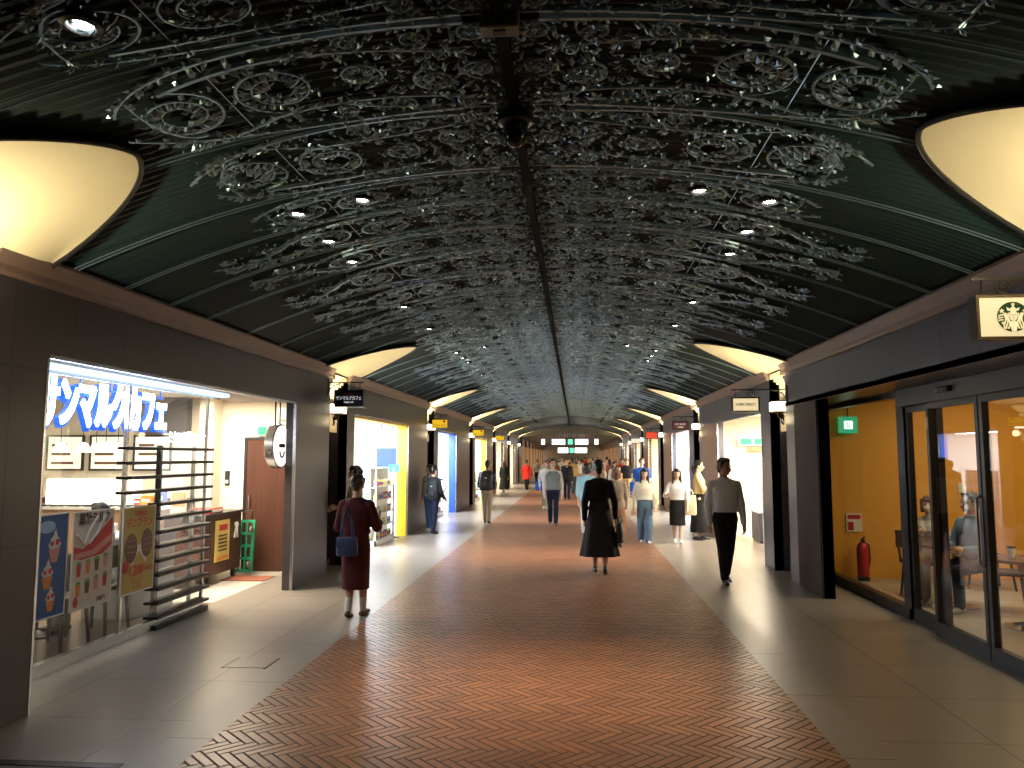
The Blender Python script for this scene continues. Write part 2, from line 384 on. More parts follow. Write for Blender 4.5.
# cast scrollwork: coordinates (s = distance from the crown line, y), mapped on to the vault
def scroll_mesh(sg, wide):
    mb = MB(); rnd = random.Random(3)
    def P3(s,y,d=0.): x = XC+sg*s; return (x,y,vz(x)-.030-d)
    def tube(pts,r0,r1,n=5):
        k=len(pts); mb.tube([P3(*p) for p in pts],[r0+(r1-r0)*i/(k-1) for i in range(k)],n,True,1.)
    def leaf(s,y,a,L):
        c,si=math.cos(a),math.sin(a); w=L*.23; tl=L*rnd.uniform(-.12,.4); hw=rnd.uniform(-.010,.012)
        def q(u,t,d): return P3(s+u*c-t*si, y+u*si+t*c, d)
        mb.add([q(0,0,.0),q(L*.5,w,.004+tl*.4+hw),q(L,0,tl),q(L*.5,-w,.004+tl*.4-hw),q(L*.5,0,.014+tl*.5)],[(0,4,1),(1,4,2),(2,4,3),(3,4,0)])
    def spiral(cs,cy,r,a0,turns,dirn,n=46,lv=True,thick=.0105):
        pts=[]
        for i in range(n+1):
            t=i/n; rr=r*(1-.78*t**.85); a=a0+dirn*turns*2*PI*t; pts.append((cs+rr*math.cos(a),cy+rr*math.sin(a)))
        tube(pts,thick,.005)
        if lv:
            for i in range(2,n):
                s,y=pts[i]; a=math.atan2(y-cy,s-cs)
                if i/n<.62: leaf(s,y,a+PI+rnd.uniform(-.25,.25),rnd.uniform(.055,.085)*(r/.2)**.5)
                if rnd.random()<.3: leaf(s,y,a+rnd.uniform(-.6,.6),rnd.uniform(.03,.05))
        return pts
    def bez(p0,p1,p2,p3,n=22):
        return [tuple((1-t)**3*p0[k]+3*(1-t)**2*t*p1[k]+3*(1-t)*t*t*p2[k]+t**3*p3[k] for k in (0,1)) for t in (i/n for i in range(n+1))]
    def stem(p0,p1,p2,p3,r0,r1,leaves=10):
        pts=bez(p0,p1,p2,p3); tube(pts,r0,r1)
        for _ in range(leaves*3):
            i=rnd.randrange(2,len(pts)-1); d=math.atan2(pts[i+1][1]-pts[i][1],pts[i+1][0]-pts[i][0])
            leaf(pts[i][0],pts[i][1],d+rnd.choice((-1,1))*rnd.uniform(.5,1.1),rnd.uniform(.05,.085))
    # two roundels either side of the dashed rod
    spiral(1.765,.02,.25,-PI/2,2.4,-1,60); spiral(1.225,-.02,.24,PI/2,2.4,-1,60)
    tube([(1.49,-.44),(1.49,.44)],.004,.004,4)
    # stems out of the roundels
    stem((1.225,.22),(1.55,.30),(.9,.10),(.22,.33),.021,.008,14)
    stem((1.27,.225),(1.6,.42),(1.8,.38),(1.95,.25),.012,.006,8)
    stem((1.765,-.23),(1.35,-.34),(1.0,-.36),(.15,-.14),.021,.008,16)
    stem((.30,.43),(1.0,.46),(1.75,.47),(2.12,.12),.019,.008,14); stem((.18,-.43),(.95,-.44),(1.85,-.50),(2.05,-.12),.019,.008,14)
    stem((.95,.22),(.7,.40),(.45,.40),(.12,.40),.009,.004,10)
    spiral(.78,-.03,.135,PI/2,2,1,34,True,.008); spiral(.76,-.34,.085,PI/2,1.7,-1,26,True,.007)
    spiral(.40,.10,.13,-PI/2,2,1,34,True,.008); spiral(.15,.02,.10,PI/2,1.8,-1,28,True,.007)
    spiral(.45,-.30,.10,0,1.8,1,28,True,.007); spiral(.16,-.34,.085,PI,1.6,-1,24,True,.007); spiral(.95,.33,.085,0,1.6,1,24,True,.007)
    spiral(.62,.33,.07,PI,1.5,1,22,True,.006)
    if wide:
        stem((1.74,.27),(2.05,.32),(2.12,-.10),(2.62,-.22),.022,.008,10)
        stem((1.9,-.15),(2.1,-.30),(2.3,-.25),(2.7,.05),.011,.005,8)
        for cs,cy,r in ((2.18,.10,.10),(2.40,-.05,.085),(2.33,-.30,.08),(2.60,-.10,.075),(2.15,-.30,.07),(2.55,.16,.08)):
            spiral(cs,cy,r,rnd.uniform(0,6),1.5,rnd.choice((-1,1)),24,True,.006)
    else:
        stem((1.74,.27),(1.9,.30),(1.98,.0),(1.93,-.30),.012,.006,6)
    # loose foliage between the scrolls
    for _ in range(420):
        s=abs(rnd.gauss(0,.75)); 
        if s>1.45: continue
        leaf(s,rnd.uniform(-.44,.44),rnd.uniform(0,2*PI),rnd.uniform(.035,.065))
    for _ in range(50 if wide else 25): leaf(rnd.uniform(1.5,2.6 if wide else 1.95),rnd.uniform(-.40,.40),rnd.uniform(0,6.28),rnd.uniform(.03,.05))
    return mb.mesh('scrollwork',m_iron,False)
smesh = {(sg,w):scroll_mesh(sg,w) for sg in (-1,1) for w in (True,False)}
cnt = 0
for j in range(len(seams)-1):
    ya,yb = seams[j],seams[j+1]; yc=(ya+yb)/2; w=yb-ya
    if yc < 1.5 or cnt >= 96: continue
    rel = (yc-Y0+PER/2)%PER-PER/2
    for sg in (-1,1):
        o = bpy.data.objects.new('scrollwork',smesh[(sg,abs(rel)>1.6)]); COL.objects.link(o); o.parent=vault
        o.location=(0,yc,0); o.scale=(1,w/.94*(1 if j%2 else -1),1); cnt += 1

# side walls -----------------------------------------------------------------
HEAD = 2.46
# openings along each wall (first and last y), niches sit at Y0+PER*k
OPL = [(5.1,10.0),(12.70,16.98),(20.7,24.0),(28.5,32.3),(36.3,40.1),(44.1,47.9)]
OPR = [(5.0,9.95),(12.88,16.87),(20.9,24.7),(28.7,32.5),(36.5,40.3),(44.3,48.1)]
OPR_A = (-1.5,5.0)
NW = .45
def side(sg, XF, ops, mat, name):
    w = MB(); xo = XF+sg*.14; xn = XF+sg*.36
    def bx(y0,y1,z0,z1,xa=XF,xb=None):
        xb = xo if xb is None else xb
        w.box((min(xa,xb),y0,z0),(max(xa,xb),y1,z1))
    niches = [(Y0+PER*k-NW,Y0+PER*k+NW) for k in range(0,7)]
    # fascia, interrupted at the niches
    ys = [-8]+[q for nn in niches for q in nn]+[YEND]
    for a,b in zip(ys[::2],ys[1::2]):
        bx(a,b,HEAD,3.12)
    for na,nb in niches:
        bx(na-.012,na,0,3.05,XF,xn); bx(nb,nb+.012,0,3.05,XF,xn)
    # piers
    cuts = sorted(ops)
    e = -8
    for a,b in cuts+[(YEND,YEND)]:
        y=e
        for na,nb in niches:
            if na>=e and nb<=a:
                if na>y: bx(y,na,0,HEAD)
                y=nb
        if a>y: bx(y,a,0,HEAD)
        e=b
    o = struct(w.build(name,mat,base=False))
    # niche backs: dark panel below, cream pilaster above
    for na,nb in niches:
        d=MB(); xb=XF+sg*.30
        d.box((min(xb,xn),na,0),(max(xb,xn),nb,2.10)); d.box((min(XF+sg*.22,xb),na+.06,.0),(max(XF+sg*.22,xb),nb-.06,.12)); d.build('niche_panel',m_darkwood,o)
        c=MB(); c.box((min(xb,xn),na,2.10),(max(xb,xn),nb,3.2))
        for (ex,z0,z1) in ((.09,2.12,2.84),(.05,2.84,2.88),(.02,2.88,2.93),(-.03,2.93,3.0)):
            x2=XF+sg*ex; hw=.20+(.09-ex)*.9
            c.box((min(x2,xb),(na+nb)/2-hw,z0),(max(x2,xb),(na+nb)/2+hw,z1))
        c.build('pilaster',m_cream,o)
    return o
wallL = side(-1,XL,OPL,m_stoneL,'wall_left')
wallR = side(1,XR,[OPR_A[:1]+(9.95,)]+OPR[1:],m_stoneR,'wall_right')
def cornice(sg, XF, name):
    c=MB(); prof=[(0,0),(-.03,.0),(-.045,.02),(-.05,.06),(-.085,.12),(-.10,.15),(-.10,.175),(.06,.175),(.06,0)]
    ys=[-8]+[q for k in range(7) for q in (Y0+PER*k-NW,Y0+PER*k+NW)]+[YEND]
    for a,b in zip(ys[::2],ys[1::2]):
        c.prism([(XF+sg*p[0],2.925+p[1]) for p in prof],a,b,'y')
    struct(c.build(name,m_cornice,base=False))
cornice(-1,XL,'trim_1'); cornice(1,XR,'trim_2')
struct(MB().box((-11,-8.2,0),(11,-8,4)).build('wall_back',m_stoneL,base=False))

# cream uplit shells in the vault over each niche, with wall lamps below
def shell_outline(n=30):
    pts=[]
    for i in range(n+1):   # rounded triangle: base on the cornice, tip toward the crown ; (dist from wall, dy)
        t=i/n*2-1; a=abs(t)
        dy=.96*math.copysign(a**1.25 if a<1 else 1,t); d=1.22*(1-a**2.0)**.80
        pts.append((d,dy))
    return pts
def shell(sg, XF):
    out=shell_outline(); r=MB(); c=MB(); n=len(out)
    def pt(d,dy,dz): x=XF-sg*d; return (x,dy,max(vz(x),SPR-.05)-dz)
    loops=[]
    for k in range(9):
        f=k/8; loops.append([pt(d*(1-f)*1.0,dy*(1-.0*f)*(1 if f<1 else 1),  .044-.014*math.sin(PI*min(1,f*1.2))) for d,dy in out])
    vs=[q for L in loops for q in L]; fs=[]
    for k in range(8):
        for i in range(n-1): fs.append((k*n+i,k*n+i+1,(k+1)*n+i+1,(k+1)*n+i))
    c.add(vs,fs)
    r.tube([pt(d,dy,.040) for d,dy in out],.017,8)
    return c,r
ORD=['nearest','second','third','fourth','fifth','sixth','seventh']
m_lampmetal = M('lamp_metal',(.10,.075,.04),rough=.4,metal=.8)
def scroll_bracket(mb, cx, y, z0, sg, s=1.):
    for (dx,dz,r,a0,dr) in ((.10,.0,.07,PI/2,1),(.04,-.13,.055,0,-1),(.17,.07,.035,PI,1)):
        pts=[]
        for i in range(25):
            t=i/24; rr=r*(1-.75*t); a=a0+dr*t*3.4*PI; pts.append((cx-sg*(dx*s)+rr*s*math.cos(a),y,z0+dz*s+rr*s*math.sin(a)))
        mb.tube(pts,.012*s,6)
    mb.tube([(cx,y,z0-.26*s),(cx-sg*.03*s,y,z0-.10*s),(cx-sg*.12*s,y,z0+.02*s),(cx-sg*.22*s,y,z0+.10*s)],.015*s,6)
SHELLLAB={}
for sg,XF,sd in ((-1,XL,'beige'),(1,XR,'grey')):
    sc_,rr_=shell(sg,XF); scm=sc_.mesh('shell',m_cream,True); rrm=rr_.mesh('rim',m_dark,True)
    lamp=MB(); x0=XF+sg*.02
    lamp.rbox((x0-.11,-.13,2.415),(x0+.11,.13,2.56),.02); lm=lamp.mesh('lamp_box',m_lampglass)
    cp=MB(); cp.box((x0-.125,-.145,2.40),(x0+.125,.145,2.418)); cp.box((x0-.125,-.145,2.557),(x0+.125,.145,2.572)); cpm=cp.mesh('cap_frame',m_lampmetal)
    br=MB(); scroll_bracket(br,XF+sg*.24,0,2.28,sg,1.15); brm=br.mesh('bracket',m_black,True)
    back=MB(); back.box((min(XF+sg*.26,XF+sg*.3),-.17,2.08),(max(XF+sg*.26,XF+sg*.3),.17,2.40)); bkm=back.mesh('back_plate',m_darkwood)
    for k in range(7):
        y=Y0+PER*k
        if y>YEND: continue
        lf='café window wall' if False else ''
        wn='left' if sg<0 else 'right'
        t=bpy.data.objects.new('uplight_shell',scm); COL.objects.link(t); t.parent=vault; t.location=(0,y,0); t['label']='cream plaster shell lit from below, %s along the %s wall'%(ORD[k],wn)
        o=bpy.data.objects.new('rim',rrm); COL.objects.link(o); o.parent=t
        if k>0:
            t=thing('wall_lamp','glowing box lamp on scroll bracket in %s wall niche, %s'%(wn,('next after the café front' if k==1 else '%s niche along'%ORD[k])),'wall lamp',(0,y,0),'glowing niche lamps')
            for nm,me in (('lamp_box',lm),('cap_frame',cpm),('bracket',brm),('back_plate',bkm)):
                o=bpy.data.objects.new(nm,me); COL.objects.link(o); o.parent=t
        e=30
        light('SPOT','shell_uplight',(XF-sg*.10,y-.22,2.62),95,(1,.84,.47),.05,(R(180-14),sg*R(-14) if False else R(0),0),angle=R(150),blend=.6)
        if k>0: light('POINT','niche_lamp',(XF-sg*.12,y,2.30),2.2,(1,.78,.45),.08)

# recessed downlights in the scrollwork
dl=MB(); dl.lathe([(.052,.03),(.075,.012),(.085,-.004),(.085,-.022),(.060,-.028),(.052,-.012),(.050,.03)],n=20); dlm=dl.mesh('trim_ring',m_dark,True)
bl=MB(); bl.ell((0,0,-.004),(.050,.050,.018),16,8); blm=bl.mesh('bulb',m_bulb,True)
LOFF=[1.43,2.17,2.86,5.05,6.68]
dn=0
sidew={-1:'left',1:'right'}
POWER=1.0
for k in range(-1,6):
    for j,off in enumerate(LOFF):
        y=Y0+PER*k+off
        if y<-1 or y>YEND-1: continue
        for sg in (-1,1):
            spots=[1.73]
            if j==0: spots.append(1.24)
            for s in spots:
                x=XC+sg*s; z=vz(x)-.035
                if y>1.2 and y<44:
                    dn+=1
                    t=thing('downlight','round lit downlight in the %s ceiling scrolls, %s'%(sidew[sg],'at the outer roundel' if s>1.5 else 'at the inner roundel'),'downlight',(x,y,z),'round downlights in the ceiling scrollwork')
                    t['label']='small round lit downlight in the middle of a ceiling scroll'
                    for nm,me in (('trim_ring',dlm),('bulb',blm)):
                        o=bpy.data.objects.new(nm,me); COL.objects.link(o); o.parent=t
                if s>1.5: light('SPOT','downlight_beam',(x,y,z-.06),(150 if y<20 else 165)*(1.25,1.25,1.25,.45,.5)[j]*(.5 if y<4 else 1),(1,.74,.50),.05,(0,sg*R(18),0),angle=R(42),blend=1.)
                elif s<1.5: light('SPOT','downlight_beam',(x,y,z-.06),95,(1,.74,.50),.05,(0,sg*R(6),0),angle=R(56),blend=1.)

# dome camera and smoke box on the crown
t=thing('dome_camera','black dome camera hanging from the ceiling crown track','security camera',(XC,4.28,vz(XC)-.03))
MB().lathe([(.10,0),(.105,-.02),(.10,-.05),(.075,-.06),(.07,-.085)],(XC,4.28,vz(XC)-.085),24).build('housing',m_black,t,True)
MB().lathe([(.068,0),(.068,-.05),(.055,-.085),(.03,-.108),(0,-.115)],(XC,4.28,vz(XC)-.165),24).build('dome',M('smoked_dome',(.01,.01,.013),rough=.06),t,True)
t=thing('track_box','grey green junction box on the ceiling crown track above dome camera','junction box',(XC,3.34,vz(XC)-.03))
MB().rbox((XC-.09,3.30,vz(XC)-.115),(XC+.09,3.40,vz(XC)-.03),.012).build('body',M('box_greygreen',(.16,.20,.18),rough=.5),t)
MB().box((XC-.03,3.33,vz(XC)-.122),(XC+.03,3.37,vz(XC)-.115)).build('cover_plate',m_dark,t)
t=thing('dome_camera','small black dome camera far along the ceiling crown','security camera',(XC,44,vz(XC)-.05))
MB().lathe([(.09,0),(.09,-.05),(.07,-.12),(.04,-.15),(0,-.16)],(XC,44,vz(XC)-.03),16).build('dome',m_black,t,True)

# far end of the vault ---------------------------------------------------------
m_farceil=M('far_ceiling',(.16,.145,.12),rough=.6)
a=MB(); N=24; pts=[(XC-3.6+7.2*i/N) for i in range(N+1)]
top=[(x,4.0) for x in pts]; bot=[(x,2.95+.35*(1-((x-XC)/3.6)**2)) for x in pts]
a.prism([(p[0],p[1]) for p in bot]+[(p[0],p[1]) for p in reversed(top)],YEND,YEND+.25,'y')
struct(a.build('wall_front',m_farceil,base=False))
a=MB(); vs=[];fs=[]
for y in (YEND,70,92):
    for x in pts: vs.append((x,y,2.95+.35*(1-((x-XC)/3.6)**2)))
for j in range(2):
    for i in range(N): fs.append((j*(N+1)+i,j*(N+1)+i+1,(j+1)*(N+1)+i+1,(j+1)*(N+1)+i))
a.add(vs,fs); struct(a.build('ceiling',m_farceil,base=False))
for sg,XF,m in ((-1,XL,m_tanwood),(1,XR,m_tanwood)):
    w=MB()
    for q in range(8):
        y=YEND+q*5; w.box((min(XF,XF+sg*.6),y,0),(max(XF,XF+sg*.6),y+2.2,3)); w.box((min(XF,XF+sg*.6),y,2.4),(max(XF,XF+sg*.6),y+5,3))
    struct(w.build('wall_left' if sg<0 else 'wall_right',m,base=False))
    w=MB(); w.box((min(XF+sg*.8,XF+sg*.9),YEND,0),(max(XF+sg*.8,XF+sg*.9),92,2.6)); struct(w.build('wall_left' if sg<0 else 'wall_right',M('far_shop_glow',(.8,.75,.65),emit=(1,.85,.6),es=2.2),base=False))  # plain wall given emission, standing in for the light of far shops
struct(MB().box((-5,92,0),(5,92.2,4)).build('wall_front',M('far_end_wall',(.25,.2,.16)),base=False))
for y in (58,66,75,84): light('AREA','far_ceiling_light',(XC,y,3.1),80,(1,.88,.7),2.5,(0,0,0),sy=.4)
# ------------------------------------------------------------------ shops
def room(sg, y0, y1, depth, ztop, wm, cm, xin=.15, XF=None):
    """shell of a shop behind the wall: back, two ends, ceiling"""
    XF = (XL if sg<0 else XR) if XF is None else XF
    xa = XF+sg*xin; xb = XF+sg*depth
    def mm(a,b): return (min(a,b),max(a,b))
    x0,x1 = mm(xb,xb+sg*.12); struct(MB().box((x0,y0,0),(x1,y1,ztop)).build('wall_left' if sg<0 else 'wall_right',wm,base=False))
    x0,x1 = mm(XF+sg*.0 if False else xa,xb)
    struct(MB().box((x0,y1,0),(x1,y1+.12,ztop)).build('wall_back',wm,base=False))
    struct(MB().box((x0,y0-.12,0),(x1,y0,ztop)).build('wall_front',wm,base=False))
    x0,x1 = mm(XF+sg*.15,xb); struct(MB().box((x0,y0-.1,ztop),(x1,y1+.1,ztop+.1)).build('ceiling',cm,base=False))
m_yellow=M('yellow_enamel',(.85,.55,.03),rough=.4); m_blue=M('blue_enamel',(.03,.10,.55),rough=.35)
m_bluebright=M('blue_poster',(.015,.05,.33),rough=.5)
def jamb(sg,XF,ops,mat,name='trim_3'):
    y0,y1=ops; j=MB()
    xa,xb=XF+sg*.03,XF+sg*.24; x0,x1=min(xa,xb),max(xa,xb)
    j.box((x0,y1-.06,0),(x1,y1-.003,HEAD-.003)); j.box((x0,y0+.003,HEAD-.06),(x1,y1-.06,HEAD-.003)); j.box((x0,y0+.003,0),(x1,y0+.04,HEAD-.06))
    struct(j.build(name,mat,base=False))
# metal edge strips to the openings
def reveal(sg,XF,ops,n):
    y0,y1=ops; j=MB(); xa=XF-sg*.004; xb=XF+sg*.03; x0,x1=min(xa,xb),max(xa,xb)
    j.box((x0,y0-.0,0),(x1,y0+.025,HEAD)); j.box((x0,y1-.025,0),(x1,y1,HEAD)); j.box((x0,y0,HEAD-.02),(x1,y1,HEAD+.006))
    struct(j.build('trim_%d'%n,m_silver,base=False))
struct(MB().box((XR-.012,9.97,0),(XR,10.95,HEAD-.005)).build('trim_60',m_darkwood,base=False))
n=4
for sg,XF,ops in ((-1,XL,OPL),(1,XR,OPR[1:])):
    for o in ops: reveal(sg,XF,o,n); n+=1

# --- left shops beyond the café
PCOL=[(.75,.1,.1),(.1,.3,.7),(.85,.75,.2),(.15,.55,.3),(.85,.45,.6),(.8,.8,.85),(.9,.5,.1),(.3,.15,.4)]
PM=[M('pack_%d'%i,c,rough=.45,var=.25,scale=30) for i,c in enumerate(PCOL)]
m_shelf=M('white_shelf',(.82,.83,.84),rough=.4)
def box_pack(i):
    m=MB(); m.rbox((-.035,-.025,0),(.035,.025,.13),.006); m.mat(1); m.box((-.0352,-.0252,.03),(.0352,.0252,.085)); return m.mesh('product_box',[PM[i%8],PM[(i+5)%8]])
def bottle_pack(i):
    m=MB(); m.lathe([(.028,0),(.03,.01),(.03,.09),(.012,.115),(.012,.125)],n=10); m.mat(1); m.lathe([(.015,.123),(.015,.145),(0,.147)],n=10); return m.mesh('product_bottle',[PM[i%8],m_white],True)
PACK=[box_pack(i) for i in range(6)]+[bottle_pack(i) for i in range(4)]
def rack(x0,x1,y0,y1,h,levels,label,grp,plab,rnd,dens=.085,fx=None):
    t=thing('display_rack',label,'rack',((x0+x1)/2,(y0+y1)/2,0))
    for ux in (x0,x1-.03):
        for uy in (y0,y1-.03): MB().box((ux,uy,0),(ux+.03,uy+.03,h)).build('upright',m_shelf,t)
    alongy=(y1-y0)>(x1-x0)
    if alongy: MB().box(((x0+x1)/2-.01,y0+.03,.05),((x0+x1)/2+.01,y1-.03,h)).build('back_board',m_shelf,t)
    else: MB().box((x0+.03,(y0+y1)/2-.01,.05),(x1-.03,(y0+y1)/2+.01,h)).build('back_board',m_shelf,t)
    MB().box((x0,y0,0),(x1,y1,.08)).build('plinth',m_shelf,t)
    for i in range(levels):
        z=.10+i*(h-.2)/levels
        MB().box((x0,y0,z-.02),(x1,y1,z)).build('shelf',m_shelf,t)
        L=(y1-y0) if alongy else (x1-x0); k=int(L/dens)
        for j in range(k):
            for sd in (-1,1):
                if rnd.random()<.12: continue
                me=PACK[rnd.randrange(len(PACK))]
                o=bpy.data.objects.new(me.name.split('.')[0],me); COL.objects.link(o)
                u=.05+(j+.5)*(L-.1)/k; w=((x1-x0) if alongy else (y1-y0))*.27*sd
                o.location=((x0+x1)/2+w,y0+u,z+.001) if alongy else (x0+u,(y0+y1)/2+w,z+.001)
                o.rotation_euler=(0,0,PI/2 if alongy else 0)
                tag(o,plab,'product',grp)
    return t
rnd=random.Random(5)
room(-1,12.55,17.9,3.6,2.62,m_white,m_white); jamb(-1,XL,OPL[1],m_yellow)

def shop_light(sg,XF,y0,y1,label,mat,power,col,depth=3.4):
    xa,xb=XF+sg*1.0,XF+sg*(depth-.3); x0,x1=min(xa,xb),max(xa,xb)
    t=thing('ceiling_panel_light',label,'ceiling light',((x0+x1)/2,(y0+y1)/2,2.56))
    MB().box((x0,y0+.4,2.575),(x1,y1-.4,2.61)).build('diffuser',mat,t)
    f=MB(); f.box((x0-.05,y0+.35,2.57),(x0,y1-.35,2.615)); f.box((x1,y0+.35,2.57),(x1+.05,y1-.35,2.615)); f.build('frame',m_shelf,t)
    light('AREA','shop_light',((x0+x1)/2,(y0+y1)/2,2.55),power,col,(x1-x0),(0,0,0),sy=(y1-y0-.8))
    # spill lamp near the shop front, washing the paving
    light('AREA','shop_front_light',(XF+sg*.55,(y0+y1)/2,2.40),power*.55,col,.3,(0,-sg*R(-38) if False else R(0),0),sy=(y1-y0)*.8)
COOL=(.86,.93,1.0); WARM=(1,.86,.66); NEUT=(1,.95,.88)
shop_light(-1,XL,12.8,17.0,'bright white ceiling panel inside the yellow-framed drugstore',m_panel,420,COOL)
DG='packaged goods on the racks of the yellow-framed drugstore'; DP='small packaged product on a white rack in the yellow-framed drugstore'
rack(-4.15,-3.87,14.9,16.4,1.5,5,'white rack of goods at the entrance of the yellow-framed drugstore',DG,DP,rnd,.18)
rack(-5.9,-5.5,13.2,17.2,1.9,6,'tall white rack of goods deep inside the yellow-framed drugstore',DG,DP,rnd,.42)
t=thing('hanging_poster','plain blue poster hanging inside the yellow-framed drugstore','poster',(-4.27,17.3,1.5))
MB().box((-4.50,17.29,1.50),(-4.05,17.31,1.93)).build('sheet',m_bluebright,t)
for q in (-4.40,-4.15): MB().tube([(q,17.3,1.93),(q,17.3,2.6)],.005,5).build('cord',m_dark,t)
t=thing('sale_stand','slim black pole stand with teal card beside the drugstore rack','sign stand',(-3.93,16.62,0))
MB().lathe([(.13,0),(.13,.015),(.02,.03)],(-3.93,16.62,0),16).build('base',m_dark,t); MB().cyl((-3.93,16.62,.02),(-3.93,16.62,1.4),.012).build('pole',m_dark,t)
MB().box((-4.05,16.61,1.4),(-3.81,16.63,1.56)).build('card',M('teal_card',(.02,.25,.24)),t)
t=thing('blue_panel','small blue standing board at foot of the yellow door jamb','board',(-4.36,16.8,0))
MB().box((-4.47,16.80,.06),(-4.25,16.83,.62)).build('panel',m_blue,t)
for q in (-4.47,-4.28): MB().box((q,16.74,0),(q+.03,16.89,.06)).build('foot',m_dark,t)
# next left shops
room(-1,20.4,24.6,3.2,2.62,m_white,m_white); jamb(-1,XL,OPL[2],m_blue,'trim_20'); shop_light(-1,XL,20.7,24.2,'white ceiling panel inside the blue-framed shop',m_panel,330,COOL,3.0)
rack(-4.3,-4.0,21.6,23.4,1.35,4,'low white rack of goods inside the blue-framed shop','goods in the blue-framed shop','small packaged product on the low rack in the blue-framed shop',rnd,.26)
room(-1,28.2,33,3.0,2.62,m_white,m_white); jamb(-1,XL,OPL[3],m_yellow,'trim_21'); shop_light(-1,XL,28.5,32.6,'white ceiling panel inside the second yellow-framed shop',m_panel,280,NEUT,2.8)
rack(-4.2,-3.9,29.2,31.6,1.1,3,'brown-lit low rack inside the second yellow-framed shop','goods in the second yellow-framed shop','small packaged product on the low rack in the second yellow-framed shop',rnd,.4)
for i,(a,b) in enumerate(OPL[4:]): room(-1,a-.3,b+.6,2.6,2.62,m_warmwall,m_white); shop_light(-1,XL,a,b,'white ceiling panel in the %s of the two far shops on the left wall'%('first','second')[i],m_panelwarm,160,WARM,2.4)
# --- right shops
room(1,12.75,17.6,3.6,2.62,m_warmwall,m_white); shop_light(1,XR,12.9,17.0,'warm white ceiling panel inside the goods shop next to the café',m_panelwarm,330,WARM)
RG='goods on the shelves of the shop next to the café'; RP='small packaged item on a shelf of the shop next to the café'
rack(3.72,4.02,12.95,15.9,1.75,6,'tall crowded display rack just inside the shop next to the café',RG,RP,rnd,.19)
rack(4.6,5.0,13.4,16.6,1.5,5,'second display rack behind the tall one in the shop next to café',RG,RP,rnd,.42)
t=thing('low_counter','low dark grey counter block at the end of the crowded shop rack','counter',(3.85,16.3,0))
MB().rbox((3.68,16.02,.04),(4.06,16.7,.60),.01).build('body',M('grey_counter',(.10,.10,.12),rough=.5),t); MB().box((3.70,16.04,0),(4.04,16.68,.04)).build('plinth',m_black,t); MB().box((3.66,16.0,.60),(4.08,16.72,.63)).build('top',m_shelf,t)
t=thing('exit_sign','pair of green exit panels on shop back wall above brown lintel','exit sign',(3.9,17.5,1.9))
m_exit=M('exit_green',(.02,.30,.14),emit=(.03,.55,.25),es=.7)
for x in (3.36,3.66): MB().box((x+.3,17.44,2.0),(x+.54,17.47,2.13)).build('panel',m_exit,t)
MB().box((3.6,17.46,1.98),(4.26,17.48,2.15)).build('back_plate',m_shelf,t)
MB().box((3.80,17.46,1.86),(4.3,17.5,1.94)).build('lintel',m_tanwood,t)
# tan wood pier facings on the right wall
for i,(a,b) in enumerate(((16.9,18.75),(24.75,26.6),(32.55,34.4),(40.4,42.2))):
    struct(MB().box((XR-.012,a,0),(XR,b,HEAD)).build('trim_%d'%(22+i),m_tanwood,base=False))
for i,(a,b) in enumerate(((24.1,26.9),(32.4,34.6),(40.2,42.4),(48,50))):
    struct(MB().box((XL,a,0),(XL+.012,b,HEAD-.02)).build('trim_%d'%(30+i),(m_stoneL,m_tanwood)[i>0],base=False))
room(1,20.6,25.3,3.0,2.62,m_white,m_white); shop_light(1,XR,20.9,24.9,'white ceiling panel inside the third shop of the grey wall',m_panel,260,NEUT,2.8)
t=thing('wall_screen','small black screen on the white shop wall behind the women','screen',(3.7,24.6,1.3)); MB().rbox((3.62,24.98,1.25),(4.0,25.02,1.72),.01).build('bezel',m_black,t); MB().box((3.65,24.975,1.28),(3.97,24.981,1.69)).build('glass_face',M('screen_dark',(.02,.02,.025),rough=.1),t)
room(1,28.4,33,2.8,2.62,m_amber if False else m_warmwall,m_white); shop_light(1,XR,28.7,32.5,'golden ceiling panel inside the fourth shop of the grey wall',m_panelwarm,240,(1,.78,.42),2.6)
for i,(a,b) in enumerate(OPR[4:]): room(1,a-.3,b+.6,2.6,2.62,m_warmwall,m_white); shop_light(1,XR,a,b,'white ceiling panel in the %s of the two far shops on the grey wall'%('first','second')[i],m_panelwarm,160,WARM,2.4)
# ------------------------------------------------------------------ café on the left
CXB=-9.0
room(-1,4.75,11.66,5.3,2.66,m_warmwall,m_white,xin=.15)
# shop front glass
def pane(mb,x,y0,y1,z0,z1,t=.012): mb.box((x-t/2,y0,z0),(x+t/2,y1,z1))
w1=MB(); pane(w1,GL,5.15,7.05,.10,2.46); w1=struct(w1.build('window_1',m_glass,base=False))
g=MB(); pane(g,GL,7.08,8.66,.10,2.46); g.build('pane',m_glass,w1)
fr=MB(); fr.box((GL-.03,5.2,0),(GL+.03,8.68,.10)); fr.box((GL-.02,7.05,.1),(GL+.02,7.08,2.46)); fr.box((GL-.015,8.66,.1),(GL+.015,8.69,2.46)); fr.build('frame',m_silver,w1)
hd=MB(); hd.box((GL-.16,5.1,2.46),(XL+.0-.03,10.0,2.52)); struct(hd.build('trim_41',m_white,base=False))
t=thing('light_strip','bright white light strip along the head of the café glass','light strip',(-4.05,6.9,2.43))
MB().rbox((-4.10,5.25,2.425),(-3.98,8.6,2.458),.006).build('diffuser',M('lit_strip',(.9,.95,1),emit=(.50,.78,1),es=1.7),t)
MB().box((-4.14,5.22,2.40),(-4.10,8.62,2.46)).build('rail',m_silver,t)
light('AREA','strip_light',(-4.02,6.9,2.415),9,(.55,.75,1),.12,(0,R(-12),0),sy=3.3)
